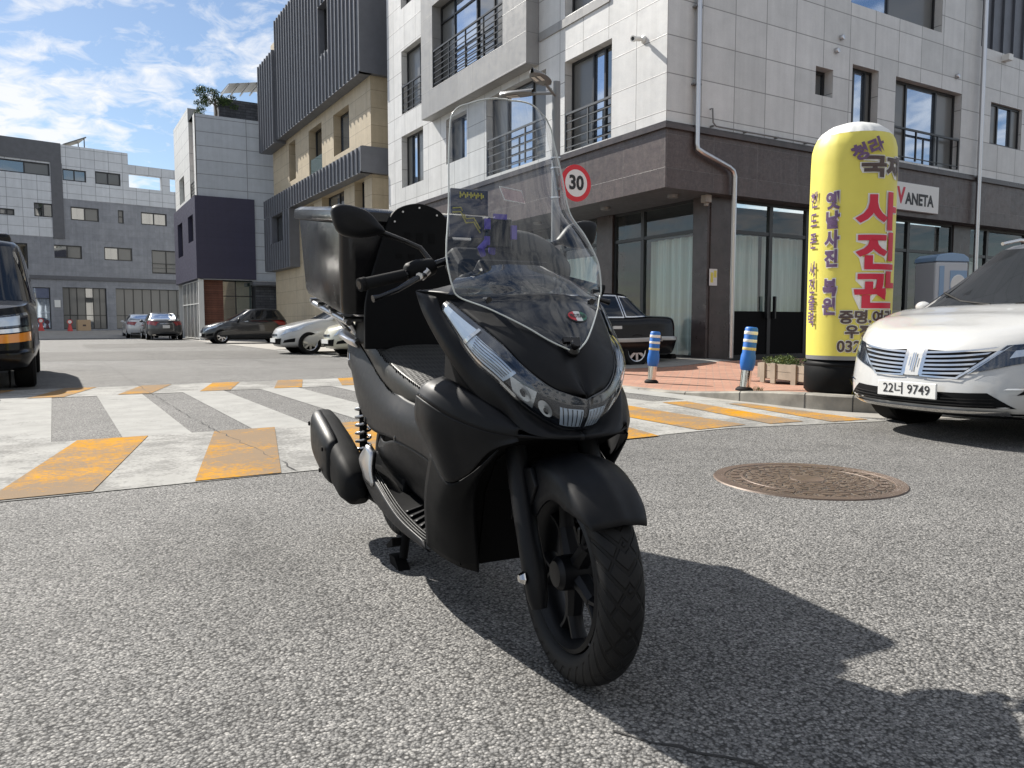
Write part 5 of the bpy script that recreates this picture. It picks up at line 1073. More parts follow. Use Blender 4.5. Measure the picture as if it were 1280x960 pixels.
def saloon(label, loc, rz, paint):
    wid = 1.78; w = wid / 2
    c = Car('parked_sedan', label, 'car', loc, rz, paint, 4.55, .88, 2.7, .97, wid, [(.88, .66), (.5, .76), (0, .87), (-.4, .94), (-1.6, .99), (-2.6, 1.03), (-3.3, 1.05), (-3.67, 1.0)], zb=.2, n=7.5, m=2.3, group='cars parked along the side street',
            cab=dict(xa=-.25, xb=-1.25, xc=-2.35, xd=-3.35, wb=1.62, wr=1.16, zr=1.40, arc=.04, n=9), wheel=(.32, .2))
    c.glass('windscreen', 'car_glass', 0, ((-.72, .05), (.72, .05), (.55, .93), (-.55, .93))); c.glass('rear_window', 'glass', 1, ((-.70, .08), (.70, .08), (.54, .92), (-.54, .92)))
    for sg in (2, -2): c.glass('side_window', 'car_glass', sg, ((-.85, .1), (-1.7, .1), (-1.7, .86), (-1.4, .86))); c.glass('side_window', 'car_glass', sg, ((-1.78, .1), (-2.75, .2), (-2.45, .84), (-1.78, .86)))
    c.mirror(-.72, .15)
    for sg in (1, -1):
        q = lambda *k: tuple((sg * y, f) for y, f in k)
        c.panel('tail_light', 'red_lens', q((w * .50, .68), (w * .93, .72), (w * .94, .93), (w * .60, .90)), .012, rear=True); c.panel('tail_light_side', 'red_lens', ((-3.25, .72), (-3.58, .70), (-3.58, .93), (-3.35, .92)), .01, side=sg)
        c.panel('headlight', 'reflector', q((w * .5, .66), (w * .9, .78), (w * .93, .97), (w * .64, .9)), .01)
        c.panel('exhaust', 'chrome', q((w * .55, .05), (w * .72, .05), (w * .72, .11), (w * .55, .11)), .012, rear=True, n=(4, 2))
    c.bar('bumper_insert', 'plastic', -w * .75, w * .75, .0, .15, .010, True); c.plate_(.62, None, rear=True, w=.34, h=.16, off=.015); c.bar('trunk_trim', 'chrome', -.3, .3, .80, .82, .014, True)
    c.bar('grille', 'plastic', -w * .5, w * .5, .2, .6, .008)
    return c
saloon('dark grey sedan parked facing away beside the navy building', (5.08, 43.6 + .97 + 2.7, 0), math.pi / 2, 'grey_car')
saloon('white sedan parked facing away beyond the dark grey sedan', (4.62, 50.2 + 3.67, 0), math.pi / 2, 'silver_car')

# ---------------------------------------------------------------- the matte black scooter in the foreground
SC = thing('scooter', 'matte black maxi scooter with a tall clear windscreen and a black delivery box', 'scooter', (1.046, 1.440, 0), R(-95.06))
MIDP = Vector((-.55, 0, .6))
def pnl(name, rows, mat, mirror=True, nu=18, nv=18, c=((0, 0), (1, 0), (1, 1), (0, 1)), off=0, solid=.004, parent=None, sm=50, flip=1):
    """rows hold points (x, |y|, z) of the scooter's right side; built there and, mirrored, on the left"""
    out = []; par = parent if isinstance(parent, (list, tuple)) else [parent or SC] * 2
    for k, sg in enumerate((-1, 1) if mirror else (-1,)):
        sf = Surf([[(p[0], sg * p[1], p[2]) for p in row] for row in rows]); mid = sf.at(.5, .5); s_ = 1 if sf.nrm(.5, .5).dot(mid - MIDP) > 0 else -1
        s_ *= flip
        m = MB(); m.grid(sf.grid(nu, nv, c, off * s_)); out.append(m.build(name, mat, par[k], smooth=sm, solid=solid, soff=0))
    return out
# front wheel and tyre
def scwheel(x, z, Rr, w, ri, name, rot0=0):
    T = Matrix.Translation((x, 0, z)) @ Matrix.Rotation(-math.pi / 2, 4, 'X'); m = MB(); seg = 120; rows = []; prof = []
    for k in range(25):
        a = -1 + 2 * k / 24; ang = a * 2.55; hw = w / 2; hr = (Rr - ri) * .5; e = .82
        prof.append((Rr - hr + hr * (1 if math.cos(ang) >= 0 else -1) * abs(math.cos(ang)) ** e, hw * (1 if a >= 0 else -1) * abs(math.sin(ang)) ** .9, a))
    for i in range(seg + 1):
        q = 2 * math.pi * i / seg; rows.append([T @ Vector((r * math.cos(q), r * math.sin(q), h)) for r, h, a in prof])
    m.grid(rows, uv=lambda i, j: (i / seg, prof[j][2] * 1.45)); wh = m.build(name, 'tread', SC, smooth=60)
    m = MB(); hw = w * .36; m.lathe([(ri + .004, -hw), (ri - .006, -hw - .004), (ri - .014, -hw + .006), (ri - .024, -hw * .5), (ri - .024, hw * .5), (ri - .014, hw - .006), (ri - .006, hw + .004), (ri + .004, hw)], 72, T=T)
    m.lathe([(0, -.055), (.030, -.055), (.040, -.045), (.043, 0), (.040, .045), (.030, .055), (0, .055)], 28, T=T)
    for k in range(5):
        a0 = rot0 + 2 * math.pi * k / 5
        def pt(r, da, h): return T @ Vector((r * math.cos(a0 + da), r * math.sin(a0 + da), h))
        def limb(path):
            rr = []
            for r, da, wd, th in path:
                d = wd / r * .5; rr.append([pt(r, da - d, th * .5), pt(r, da - d * .4, th), pt(r, da + d * .4, th), pt(r, da + d, th * .5), pt(r, da + d, -th * .5), pt(r, da + d * .4, -th), pt(r, da - d * .4, -th), pt(r, da - d, -th * .5)])
            m.grid(rr, closed=True)
        limb([(.030, 0, .046, .026), (.07, .02, .036, .022), (.105, .05, .034, .020)])
        limb([(.098, .05, .026, .019), (.130, .17, .019, .018), (ri - .016, .27, .024, .020)]); limb([(.098, .05, .026, .019), (.130, -.08, .019, .018), (ri - .016, -.19, .024, .020)])
    m.build('rim', 'wheel_black', wh, smooth=40)
    return wh, T
FW, TF = scwheel(0, .255, .255, .100, .176, 'front_wheel', .35)
m = MB(); T = Matrix.Translation((0, .058, .255)) @ Matrix.Rotation(-math.pi / 2, 4, 'X'); m.lathe([(.062, -.002), (.112, -.002), (.112, .002), (.062, .002), (.062, -.002)], 48, T=T); m.build('brake_disc', 'steel', FW, smooth=30)
m = MB(); m.box((-.135, .045, .24), (-.075, .085, .34)); m.build('brake_caliper', 'gloss_black', SC, bevel=.01)
RW, TR = scwheel(-1.315, .268, .256, .13, .165, 'rear_wheel')
# fork legs with axle bolts
for sg in (-1, 1):
    m = MB(); y = sg * .098
    m.tube([(-.205, y * .96, .66), (-.10, y, .455)], .024, 14); m.tube([(-.145, y, .545), (-.105, y * 1.02, .455), (-.045, y * 1.05, .335), (-.005, y * 1.05, .262), (.012, y * 1.04, .205), (.018, y * 1.03, .185)], [.027, .028, .027, .029, .024, .018], 16)
    fk = m.build('fork_leg', 'matte', SC, smooth=60)
    m = MB(); T = Matrix.Translation((0, y * 1.05 + sg * .03, .255)) @ Matrix.Rotation(-sg * math.pi / 2, 4, 'X'); m.lathe([(0, .012), (.009, .012), (.011, .008), (.014, .002), (.016, 0)], 6, T=T); m.build('axle_bolt', 'chrome', fk, smooth=20)
# front mudguard
m = MB(); rows = []
for i in range(33):
    a = R(36.5 + (158 - 36.5) * i / 32); t_ = i / 32; row = []
    side = .035 * min(1, t_ / .16) + .085 * math.exp(-((t_ - .55) / .22) ** 2); hw = .074 + .010 * math.sin(math.pi * min(1, t_ * 1.3)); tip = 1 - .12 * (1 - min(1, t_ / .12)) ** 2
    for j in range(25):
        s_ = -1 + 2 * j / 24; q = abs(s_)
        if q < .72: y = hw * tip * (q / .72); r = .276 - .018 * (q / .72) ** 2.6 + .006 * max(0, 1 - q / .25)
        else: k = (q - .72) / .28; y = hw * tip + .010 * k * min(1, t_ / .16); r = .258 - side * k
        row.append((r * math.cos(a), math.copysign(y, s_), .255 + r * math.sin(a)))
    rows.append(row)
m.grid(rows); m.build('front_mudguard', 'matte', SC, smooth=45, solid=.003)
for sg in (-1, 1): m = MB(); m.prism([(-.19, .47), (-.055, .50), (-.02, .46), (-.075, .375), (-.115, .40), (-.2, .42)], 1, sg * .082, sg * .096); m.build('mudguard_bracket', 'matte', SC, bevel=.004)
# inner body, engine and belly: dark mass behind the panels
m = MB(); m.prism([(-.05, .59), (-.16, .76), (-.30, .90), (-.40, .90), (-.46, .60), (-.70, .50), (-.80, .56), (-1.38, .70), (-1.66, .71), (-1.56, .63), (-1.2, .54), (-1.05, .44), (-1.05, .24), (-.52, .19), (-.34, .19), (-.315, .30), (-.29, .40), (-.22, .49), (-.1, .555)], 1, -.115, .115)
m.prism([(-.06, .585), (-.2, .60), (-.36, .62), (-.46, .45), (-.46, .21), (-.35, .19), (-.325, .30), (-.30, .40), (-.22, .50), (-.10, .555)], 1, -.165, .165); m.prism([(-.20, .60), (-.31, .88), (-.37, .88), (-.42, .45), (-.36, .40)], 1, -.19, .19)
m.build('inner_body', 'inner', SC, weld=False)
m = MB(); m.prism([(-.90, .20), (-1.30, .22), (-1.38, .30), (-1.25, .36), (-.95, .42), (-.85, .34)], 1, -.155, -.07); m.prism([(-.85, .18), (-1.38, .2), (-1.42, .32), (-1.2, .40), (-.85, .42)], 1, .075, .19); m.tube([(-.95, -.10, .25), (-1.05, -.16, .21), (-1.25, -.19, .23)], .024, 10); m.build('engine_case', 'plastic', SC, bevel=.01)
# nose panel between the headlight arms
C_ = [(.022, 0, .664), (-.012, 0, .713), (-.050, 0, .767), (-.093, 0, .819), (-.150, 0, .868), (-.225, 0, .912)]
E_ = [(0.014, 0.016, 0.670), (-0.006, 0.070, 0.688), (-0.046, 0.118, 0.732), (-0.107, 0.148, 0.784), (-0.171, 0.173, 0.825), (-0.290, 0.215, 0.893)]
rows = []
for c_, e_ in zip(C_, E_):
    ml = [((c_[0] * (1 - t_) + e_[0] * t_) + .010 * math.sin(math.pi * t_), e_[1] * t_, (c_[2] * (1 - t_) + e_[2] * t_) + .006 * math.sin(math.pi * t_)) for t_ in (1, .66, .33)]
    rows.append([(p[0], -p[1], p[2]) for p in ml] + [c_] + ml[::-1])
sf = Surf(rows); m = MB(); m.grid(sf.grid(36, 36)); m.build('nose_cowl', 'matte', SC, smooth=50, solid=.004, soff=0)
# headlight unit: lower lens band and the swept light guides
H1 = [(0.020, 0.000, 0.664), (-0.004, 0.070, 0.687), (-0.046, 0.118, 0.731), (-0.108, 0.149, 0.783), (-0.173, 0.174, 0.824), (-0.292, 0.218, 0.893)]
H2 = [(-0.006, 0.000, 0.588), (-0.022, 0.045, 0.594), (-0.054, 0.106, 0.635), (-0.098, 0.168, 0.703), (-0.171, 0.200, 0.756), (-0.299, 0.229, 0.873)]
HM = [tuple((a + b) / 2 + k for a, b, k in zip(p, q, d)) for p, q, d in zip(H1, H2, [(.012, 0, 0), (.014, .003, 0), (.015, .008, 0), (.012, .010, 0), (.008, .010, 0), (.003, .006, 0)])]
HR = [H1, HM, H2]
hl = pnl('headlight', HR, 'light_dark', nu=14, nv=40)
def hp(name, mat, c, off, nu=8, nv=16): return pnl(name, HR, mat, nu=nu, nv=nv, c=c, off=off, solid=0, parent=hl)
# c = corners (u across upper to lower edge, v from the nose outwards)
hp('light_guide', 'drl', ((.34, .48), (.84, .56), (.80, .94), (.30, .94)), .004)
hp('light_guide_tip', 'drl', ((.16, .80), (.80, .84), (.72, .98), (.30, .98)), .0055)
for k in range(6): u = .34 + .075 * k; hp('light_guide_rib', 'light_dark', ((u, .50 + .012 * k), (u + .022, .50 + .012 * k), (u + .022, .80), (u, .80)), .0062, 2, 16)
hp('chrome_edge', 'chrome', ((.86, .48), (.93, .48), (.93, .96), (.86, .96)), .006, 2, 24); hp('chrome_edge', 'chrome', ((.10, .795), (.8, .84), (.8, .855), (.10, .81)), .007, 8, 3)
hp('chrome_edge', 'chrome', ((.92, .07), (.97, .07), (.975, .58), (.92, .58)), .006, 2, 24)
hp('upper_trim', 'light_dark', ((.02, .05), (.26, .05), (.26, .60), (.02, .60)), .006)
def hell(name, mat, cu, cv, ru, rv, off, dome=.0):
    out = []
    for k_, sg in enumerate((-1, 1)):
        sf = Surf([[(p[0], sg * p[1], p[2]) for p in row] for row in HR]); m = MB(); s_ = 1 if sf.nrm(.5, .5).dot(sf.at(.5, .5) - MIDP) > 0 else -1; G = []
        for i in range(7):
            r = i / 6; G.append([(lambda u, v: sf.at(u, v) + sf.nrm(u, v) * s_ * (off - dome * (1 - r * r)))(cu + ru * r * math.cos(q), cv + rv * r * math.sin(q)) for q in [2 * math.pi * a / 24 for a in range(24)]])
        m.grid(G, closed=True); out.append(m.build(name, mat, hl[k_], smooth=60))
    return out
hp('reflector', 'reflector', ((.38, .34), (.86, .38), (.88, .50), (.52, .52)), .0035); hp('reflector', 'drl', ((.36, .02), (.86, .02), (.88, .20), (.42, .19)), .0035)
hell('reflector_bowl', 'reflector', .62, .43, .16, .045, .0075, .004); hell('reflector_bowl', 'light_dark', .62, .43, .07, .018, .009); hell('reflector_bowl', 'reflector', .63, .29, .17, .045, .0075, .004); hell('reflector_bowl', 'light_dark', .66, .285, .07, .016, .009)
for k in range(5): hp('lens_rib', 'light_dark', ((.40, .03 + .034 * k), (.84, .03 + .034 * k), (.84, .037 + .034 * k), (.40, .037 + .034 * k)), .0055, 4, 2)
hp('lens', 'lens', ((.02, .0), (.985, .0), (.99, .98), (.02, .98)), .010, 12, 40)
# cheeks under the light and up to the hand guard corner
Kp = [(0.012, 0.000, 0.568), (0.004, 0.090, 0.576), (-0.032, 0.136, 0.592), (-0.088, 0.160, 0.629), (-0.152, 0.200, 0.666), (-0.245, 0.240, 0.760), (-0.339, 0.262, 0.855), (-0.405, 0.263, 0.920)]
Hq = [(-0.008, 0.000, 0.586), (-0.024, 0.045, 0.592), (-0.056, 0.106, 0.633), (-0.100, 0.168, 0.701), (-0.172, 0.201, 0.754), (-0.232, 0.217, 0.812), (-0.301, 0.230, 0.872), (-0.319, 0.235, 0.902)]
mid = [((a[0] + b[0]) / 2 + d, (a[1] + b[1]) / 2 + e, (a[2] + b[2]) / 2) for a, b, d, e in zip(Hq, Kp, (.012, .012, .012, .006, .006, .010, .010, .004), (0, .004, .004, .004, .004, .012, .012, .006))]
pnl('front_cowl', [Hq, mid, Kp], 'matte', nu=16, nv=40)
pnl('cowl_edge', [[(-0.405, 0.263, 0.920), (-0.339, 0.262, 0.855), (-0.245, 0.240, 0.760), (-0.152, 0.200, 0.666)], [(-0.430, 0.235, 0.915), (-0.370, 0.225, 0.845), (-0.300, 0.215, 0.765), (-0.240, 0.200, 0.640)]], 'inner', nu=4, nv=20)
pnl('cowl_top', [[(-0.405, 0.263, 0.921), (-0.320, 0.233, 0.913), (-0.290, 0.216, 0.906)], [(-0.440, 0.200, 0.925), (-0.360, 0.180, 0.935), (-0.300, 0.160, 0.940)]], 'matte', nu=6, nv=10)
# wing with the bright highlight
W0 = [(-.310, .225, .700), (-.225, .222, .690), (-.150, .198, .664), (-.088, .158, .628), (-.032, .132, .592)]
W1 = [(-.335, .288, .655), (-.262, .286, .642), (-.190, .256, .614), (-.105, .205, .588), (-.034, .147, .576)]
WC = [tuple(a * .45 + b * .55 + k for a, b, k in zip(p, q, (0, .006, .010))) for p, q in zip(W0, W1)]
pnl('fairing_ledge', [W0, WC, W1], 'matte', nu=8, nv=30)
pnl('side_fairing', [W1, [(-.345, .286, .590), (-.250, .280, .575), (-.180, .243, .562), (-.103, .198, .565), (-.033, .147, .572)], [(-.350, .248, .505), (-.245, .242, .446), (-.179, .212, .471), (-.097, .189, .538), (-.028, .148, .568)]], 'matte', nu=20, nv=30)
pnl('chin', [[(0.012, 0.000, 0.568), (0.004, 0.090, 0.576), (-0.034, 0.149, 0.583)], [(-0.060, 0.000, 0.560), (-0.070, 0.090, 0.565), (-0.080, 0.180, 0.560)]], 'matte', nu=4, nv=12)
# lower leg shield
pnl('leg_shield', [[(-0.350, 0.246, 0.505), (-0.245, 0.240, 0.442), (-0.179, 0.210, 0.468), (-0.074, 0.176, 0.546)], [(-0.420, 0.238, 0.370), (-0.335, 0.226, 0.340), (-0.265, 0.205, 0.360), (-0.215, 0.175, 0.420)], [(-0.500, 0.205, 0.212), (-0.430, 0.192, 0.200), (-0.365, 0.165, 0.185), (-0.325, 0.120, 0.172)]], 'plastic', nu=18, nv=18)
# floorboard, its side strip and ribs
FI = [(-1.14, .13, .318), (-.95, .122, .288), (-.75, .115, .262), (-.57, .11, .252), (-.44, .11, .30)]
FO = [(-1.12, .214, .350), (-.95, .222, .306), (-.72, .222, .246), (-.52, .205, .216), (-.44, .205, .25)]
fl = pnl('floorboard', [FI, [tuple((a + b) / 2 for a, b in zip(p, q)) for p, q in zip(FI, FO)], FO], 'plastic', nu=8, nv=24)
for k in range(3): t_ = .80 + .08 * k; pnl('floor_rib', [FI, [tuple((a + b) / 2 for a, b in zip(p, q)) for p, q in zip(FI, FO)], FO], 'leather', nu=2, nv=24, c=((t_, .05), (t_ + .022, .05), (t_ + .022, .86), (t_, .86)), off=.007, solid=.006, parent=fl, flip=-1)
for k in range(9): v_ = .50 + .045 * k; pnl('floor_rib', [FI, [tuple((a + b) / 2 for a, b in zip(p, q)) for p, q in zip(FI, FO)], FO], 'matte', nu=6, nv=2, c=((.15, v_), (.74, v_), (.74, v_ + .014), (.15, v_ + .014)), off=.006, solid=.005, parent=fl, flip=-1)
pnl('floor_side', [FO[:4], [(-1.13, .222, .30), (-.97, .226, .25), (-.73, .224, .215), (-.50, .208, .200)], [(-1.10, .205, .25), (-.98, .205, .215), (-.74, .205, .195), (-.50, .195, .190)]], 'matte', nu=8, nv=24)
pnl('foot_peg', [[(-1.10, .21, .40), (-1.04, .222, .42), (-1.0, .215, .40)], [(-1.13, .225, .36), (-1.05, .232, .35), (-.99, .226, .34)], [(-1.12, .215, .31), (-1.05, .226, .30), (-.98, .222, .29)]], 'steel', nu=8, nv=8, solid=.02)
# centre tunnel side and rear body cover
pnl('tunnel_cover', [[(-1.02, .185, .452), (-.93, .20, .446), (-.79, .197, .466), (-.54, .185, .446), (-.36, .215, .425)], [(-1.04, .19, .40), (-.93, .19, .385), (-.78, .175, .38), (-.56, .155, .36), (-.40, .19, .36)], [(-1.14, .135, .320), (-.95, .126, .292), (-.75, .118, .266), (-.56, .115, .255), (-.44, .12, .29)]], 'matte', nu=16, nv=30)
BT_ = [(-1.86, .085, .752), (-1.66, .118, .775), (-1.46, .140, .765), (-1.14, .158, .678), (-.83, .168, .604), (-.50, .176, .588), (-.36, .215, .575)]
BM_ = [(-1.84, .095, .70), (-1.64, .14, .71), (-1.42, .172, .665), (-1.12, .190, .575), (-.83, .200, .542), (-.50, .196, .52), (-.34, .240, .51)]
BB_ = [(-1.80, .095, .655), (-1.60, .135, .628), (-1.38, .172, .545), (-1.13, .192, .468), (-.83, .202, .470), (-.52, .194, .452), (-.36, .216, .428)]
pnl('rear_fairing', [BT_, BM_, BB_], 'matte', nu=16, nv=44)
m = MB(); m.prism([(-1.86, .655), (-1.80, .63), (-1.86, .75)], 1, -.09, .09); m.prism([(-1.87, .66), (-1.88, .73), (-1.86, .745), (-1.85, .665)], 1, -.085, .085, mi=1); m.build('tail_light', ['matte', 'red_lens'], SC)
# small silver script on the tail
m = MB()
for k, (a, b) in enumerate((((-1.60, .700), (-1.57, .722)), ((-1.57, .722), (-1.55, .69)), ((-1.55, .69), (-1.51, .685)), ((-1.60, .690), (-1.58, .684)))): m.tube([(a[0], -.152 - .0 * k, a[1]), (b[0], -.158, b[1])], .003, 5)
m.build('side_emblem', 'steel', SC)
# seat with leatherette skirt and open mesh cover
sx = [(-1.55, .105, .800, .765), (-1.42, .135, .812, .752), (-1.24, .152, .790, .705), (-1.05, .162, .742, .640), (-.88, .160, .698, .594), (-.74, .146, .662, .570), (-.64, .115, .622, .560), (-.60, .06, .585, .556)]
top = [[(x, -w, zt - .012), (x, -w * .66, zt + .006), (x, 0, zt + .012), (x, w * .66, zt + .006), (x, w, zt - .012)] for x, w, zt, zl in sx]
m = MB(); m.grid(Surf(top).grid(50, 30)); m.build('mesh_seat_cover', 'net', SC, smooth=70)
skr = [[(x, w, zt - .012), (x, w + .014, (zt * .55 + zl * .45)), (x, w + .008, zl)] for x, w, zt, zl in sx]
pnl('seat', skr, 'leather', nu=50, nv=10)
rnd = random.Random(5)
for sg in (-1, 1):
    m = MB(); sf = Surf([[(p[0], sg * p[1], p[2]) for p in row] for row in skr])
    for k in range(64):
        u = .03 + .94 * k / 64
        for v_, l_ in ((.04, .10), (.93, .07)):
            a = sf.at(u, v_); b = sf.at(u + .004, min(1, v_ + l_ * rnd.uniform(.5, 1.3))); n_ = Vector((0, sg * .004, 0)); m.tube([a + n_, b + n_], .0022, 4)
    m.build('seat_stitching', 'inner', SC)
pnl('grab_rail', [[(-1.36, .165, .775), (-1.52, .165, .800), (-1.72, .13, .815), (-1.84, .07, .81)], [(-1.36, .185, .765), (-1.53, .190, .785), (-1.75, .15, .795), (-1.88, .07, .79)], [(-1.36, .170, .745), (-1.52, .172, .762), (-1.72, .135, .775), (-1.84, .07, .77)]], 'steel', nu=8, nv=16, solid=.01)
# silencer with heat shields
m = MB(); rows = []
for x, z, y, hy, hz in ((-1.14, .235, -.225, .015, .02), (-1.18, .245, -.228, .046, .060), (-1.26, .268, -.230, .056, .080), (-1.45, .325, -.232, .058, .088), (-1.62, .375, -.234, .056, .084), (-1.72, .405, -.234, .050, .072), (-1.745, .412, -.234, .03, .045)):
    rows.append([(x + (.0 if abs(math.sin(q)) < 2 else 0), y + hy * math.copysign(abs(math.cos(q)) ** .6, math.cos(q)), z + hz * math.copysign(abs(math.sin(q)) ** .6, math.sin(q))) for q in [2 * math.pi * k / 28 for k in range(28)]])
m.grid(rows, closed=True); m.face(rows[0]); m.face(rows[-1]); ex = m.build('exhaust', 'plastic', SC, smooth=50)
def shield(name, x0, x1, z0, z1, mat='matte', lift=.012, th=(.15, 3.0)):
    m = MB(); G = []
    for i in range(13):
        t_ = i / 12; x = x0 + (x1 - x0) * t_; zc = z0 + (z1 - z0) * t_; k = 1 - .22 * abs(2 * t_ - 1) ** 4; row = []
        for j in range(19):
            q = th[0] + (th[1] - th[0]) * j / 18 + math.pi / 2 * 0; a = math.pi + (q - 1.57); row.append((x, -.233 + (.060 + lift) * k * math.copysign(abs(math.cos(a)) ** .55, math.cos(a)), zc + (.088 + lift) * k * math.copysign(abs(math.sin(a)) ** .55, -math.sin(a))))
        G.append(row)
    m.grid(G); return m.build(name, mat, ex, smooth=55, solid=.004)
shield('heat_shield', -1.36, -1.70, .300, .400); m = MB()
for x, z in ((-1.64, .43), (-1.45, .27), (-1.40, .36)): T = Matrix.Translation((x, -.305, z)) @ Matrix.Rotation(math.pi / 2, 4, 'X'); m.lathe([(0, .006), (.008, .006), (.010, 0)], 10, T=T)
m.build('shield_bolt', 'inner', ex)
# twin rear shocks
for sg in (-1, 1):
    y = sg * .155; m = MB(); P = [Vector((-1.37 - .0 * k, y, .30 + .23 * k / 160)) + Vector((.027 * math.cos(k * .29), .027 * math.sin(k * .29), 0)) for k in range(161)]
    m.tube(P, .0055, 6); sp_ = m.build('shock_spring', 'steel', SC, smooth=60); m = MB(); m.tube([(-1.37, y, .27), (-1.37, y, .58)], .015, 12); m.tube([(-1.37, y, .27), (-1.37, y, .31)], .024, 12); m.build('shock_damper', 'inner', sp_, smooth=50)
# centre stand
m = MB()
for sg in (-1, 1):
    m.tube([(-1.0, sg * .09, .23), (-.985, sg * .11, .12), (-.975, sg * .125, .03)], [.019, .016, .015], 10); m.prism([(-.93, .0), (-1.03, .0), (-1.045, .03), (-.985, .035)], 1, sg * .135 - .02, sg * .135 + .02)
m.tube([(-.99, -.1, .14), (-.99, .1, .14)], .012, 8); m.prism([(-.99, .10), (-1.06, .06), (-1.05, .05), (-.985, .075)], 1, -.16, -.12); m.build('centre_stand', 'inner', SC, smooth=50)
# front wheel and fork turned slightly to the scooter's right
for o in [c_ for c_ in SC.children if c_.name.split('.')[0] in ('front_wheel', 'fork_leg', 'front_mudguard', 'brake_caliper', 'mudguard_bracket')]:
    pv = Vector((-.10, -.004, 0)); o.rotation_euler = (0, 0, R(-4.5)); o.location = pv - Matrix.Rotation(R(-4.5), 3, 'Z') @ Vector((-.10, 0, 0))
# handlebar, grips, levers, switch pods
m = MB(); bp = [(-.515, -.385, .938), (-.553, -.24, .972), (-.575, -.16, 1.0), (-.60, -.07, 1.03), (-.60, .07, 1.03), (-.575, .16, 1.0), (-.553, .24, .972), (-.515, .385, .938)]
m.tube(bp, .0115, 12); hb = m.build('handlebar', 'gloss_black', SC, smooth=60)
for sg in (-1, 1):
    a, b = Vector((-.518, sg * .372, .941)), Vector((-.552, sg * .248, .970)); m = MB(); m.tube([a, a + (b - a) * .04, a + (b - a) * .06, b], [.019, .019, .0165, .0165], 18); m.tube([a - (b - a) * .10, a - (b - a) * .09, a - (b - a) * .01, a], [.012, .0185, .0185, .015], 18); m.build('grip', 'rubber', hb, smooth=50)
    c0, d0 = Vector((-.556, sg * .238, .975)), Vector((-.578, sg * .155, 1.0)); m = MB(); m.tube([c0, c0 + (d0 - c0) * .1, c0 + (d0 - c0) * .5, d0], [.020, .028, .031, .024], 14); m.build('switch_pod', 'plastic', hb, smooth=50)
    m = MB(); m.tube([(-.545, sg * .19, .972), (-.520, sg * .225, .958), (-.480, sg * .29, .925), (-.455, sg * .345, .905), (-.452, sg * .365, .900)], [.010, .009, .008, .007, .010], 10); m.build('brake_lever', 'gloss_black', hb, smooth=60)
    m = MB(); m.tube([(-.55, sg * .18, .985), (-.545, sg * .20, .965)], [.014, .012], 8); m.tube([(-.535, sg * .205, .968), (-.52, sg * .214, .967)], .010, 8); m.build('lever_pivot', 'steel', hb, smooth=50)
    # mirrors
    m = MB(); ml_ = [(-.43, 1.145), (-.425, 1.158), (-.405, 1.166), (-.365, 1.163), (-.325, 1.148), (-.295, 1.118), (-.278, 1.094), (-.31, 1.083), (-.355, 1.076), (-.395, 1.080), (-.418, 1.10)]
    cy_, cz_ = -.36, 1.12; rings_ = []
    for xx, k in ((-.641, .95), (-.637, 1.0), (-.627, 1.0), (-.617, .95), (-.609, .82), (-.604, .5)):
        ring = [Vector((xx - .25 * (abs(q[0]) - .36) * .2, sg * -(cy_ + (q[0] - cy_) * k) , cz_ + (q[1] - cz_) * k)) for q in ml_]; rings_.append([spline(ring + [ring[0]], t_ / 44) for t_ in range(44)])
    m.grid(rings_, closed=True); m.face(rings_[-1]); mr_ = m.build('mirror', 'matte', SC, smooth=60); m = MB(); m.face(rings_[0]); m.build('mirror_glass', 'chrome', mr_)
    m = MB(); m.tube([(-.60, sg * .155, 1.02), (-.622, sg * .175, 1.055), (-.628, sg * .22, 1.073), (-.625, sg * .285, 1.092), (-.62, sg * .31, 1.10)], [.008, .007, .007, .009, .014], 10); m.build('mirror_stalk', 'gloss_black', mr_, smooth=60)
m = MB(); m.prism([(-.50, .94), (-.63, .99), (-.64, 1.04), (-.57, 1.06), (-.50, 1.01)], 1, -.10, .10); m.build('handlebar_cover', 'plastic', hb, bevel=.015)
m = MB(); m.prism([(-.30, .93), (-.42, .90), (-.43, .96), (-.36, 1.01)], 1, -.105, .105); m.build('instrument_panel', 'plastic', SC, bevel=.01)
# smoked inner screen and the tall clear windscreen
ds = [[(-.288, -.217, .908), (-.215, -.12, .908), (-.200, 0, .912), (-.215, .12, .908), (-.288, .217, .908)], [(-.335, -.185, .945), (-.265, -.10, .955), (-.245, 0, .952), (-.265, .10, .955), (-.335, .185, .945)], [(-.375, -.145, .965), (-.325, -.075, .988), (-.305, 0, .990), (-.325, .075, .988), (-.375, .145, .965)]]
m = MB(); m.grid(Surf(ds).grid(14, 30)); m.build('inner_screen', 'smoke', SC, smooth=70)
WS = [(.774, -.034, .012, -.035), (.795, -.050, .050, -.062), (.830, -.082, .095, -.108), (.872, -.126, .155, -.182), (.900, -.150, .202, -.250), (.940, -.176, .216, -.262), (1.00, -.208, .222, -.282), (1.04, -.226, .217, -.300), (1.09, -.248, .202, -.330), (1.15, -.275, .181, -.375), (1.25, -.312, .170, -.402), (1.33, -.342, .158, -.424), (1.365, -.355, .152, -.430), (1.383, -.361, .142, -.430), (1.394, -.365, .128, -.422), (1.400, -.368, .108, -.410)]
WS = [(z + max(0, z - 1.04) * .085, xc - max(0, z - 1.04) * .02, hw, xe) for z, xc, hw, xe in WS]
rows = []
for z, xc, hw, xe in WS: rows.append([(xc + (xe - xc) * abs(t_) ** 1.8 + .010 * math.sin(math.pi * abs(t_)) * (1 if z > .9 else 0), hw * t_, z - .012 * abs(t_) ** 3 * (1 if z > .9 else 0)) for t_ in [-1 + k / 8 for k in range(17)]])
wsf = Surf(rows); G = wsf.grid(70, 48); m = MB(); m.grid(G); wsn = m.build('windscreen', 'screen', SC, smooth=80)
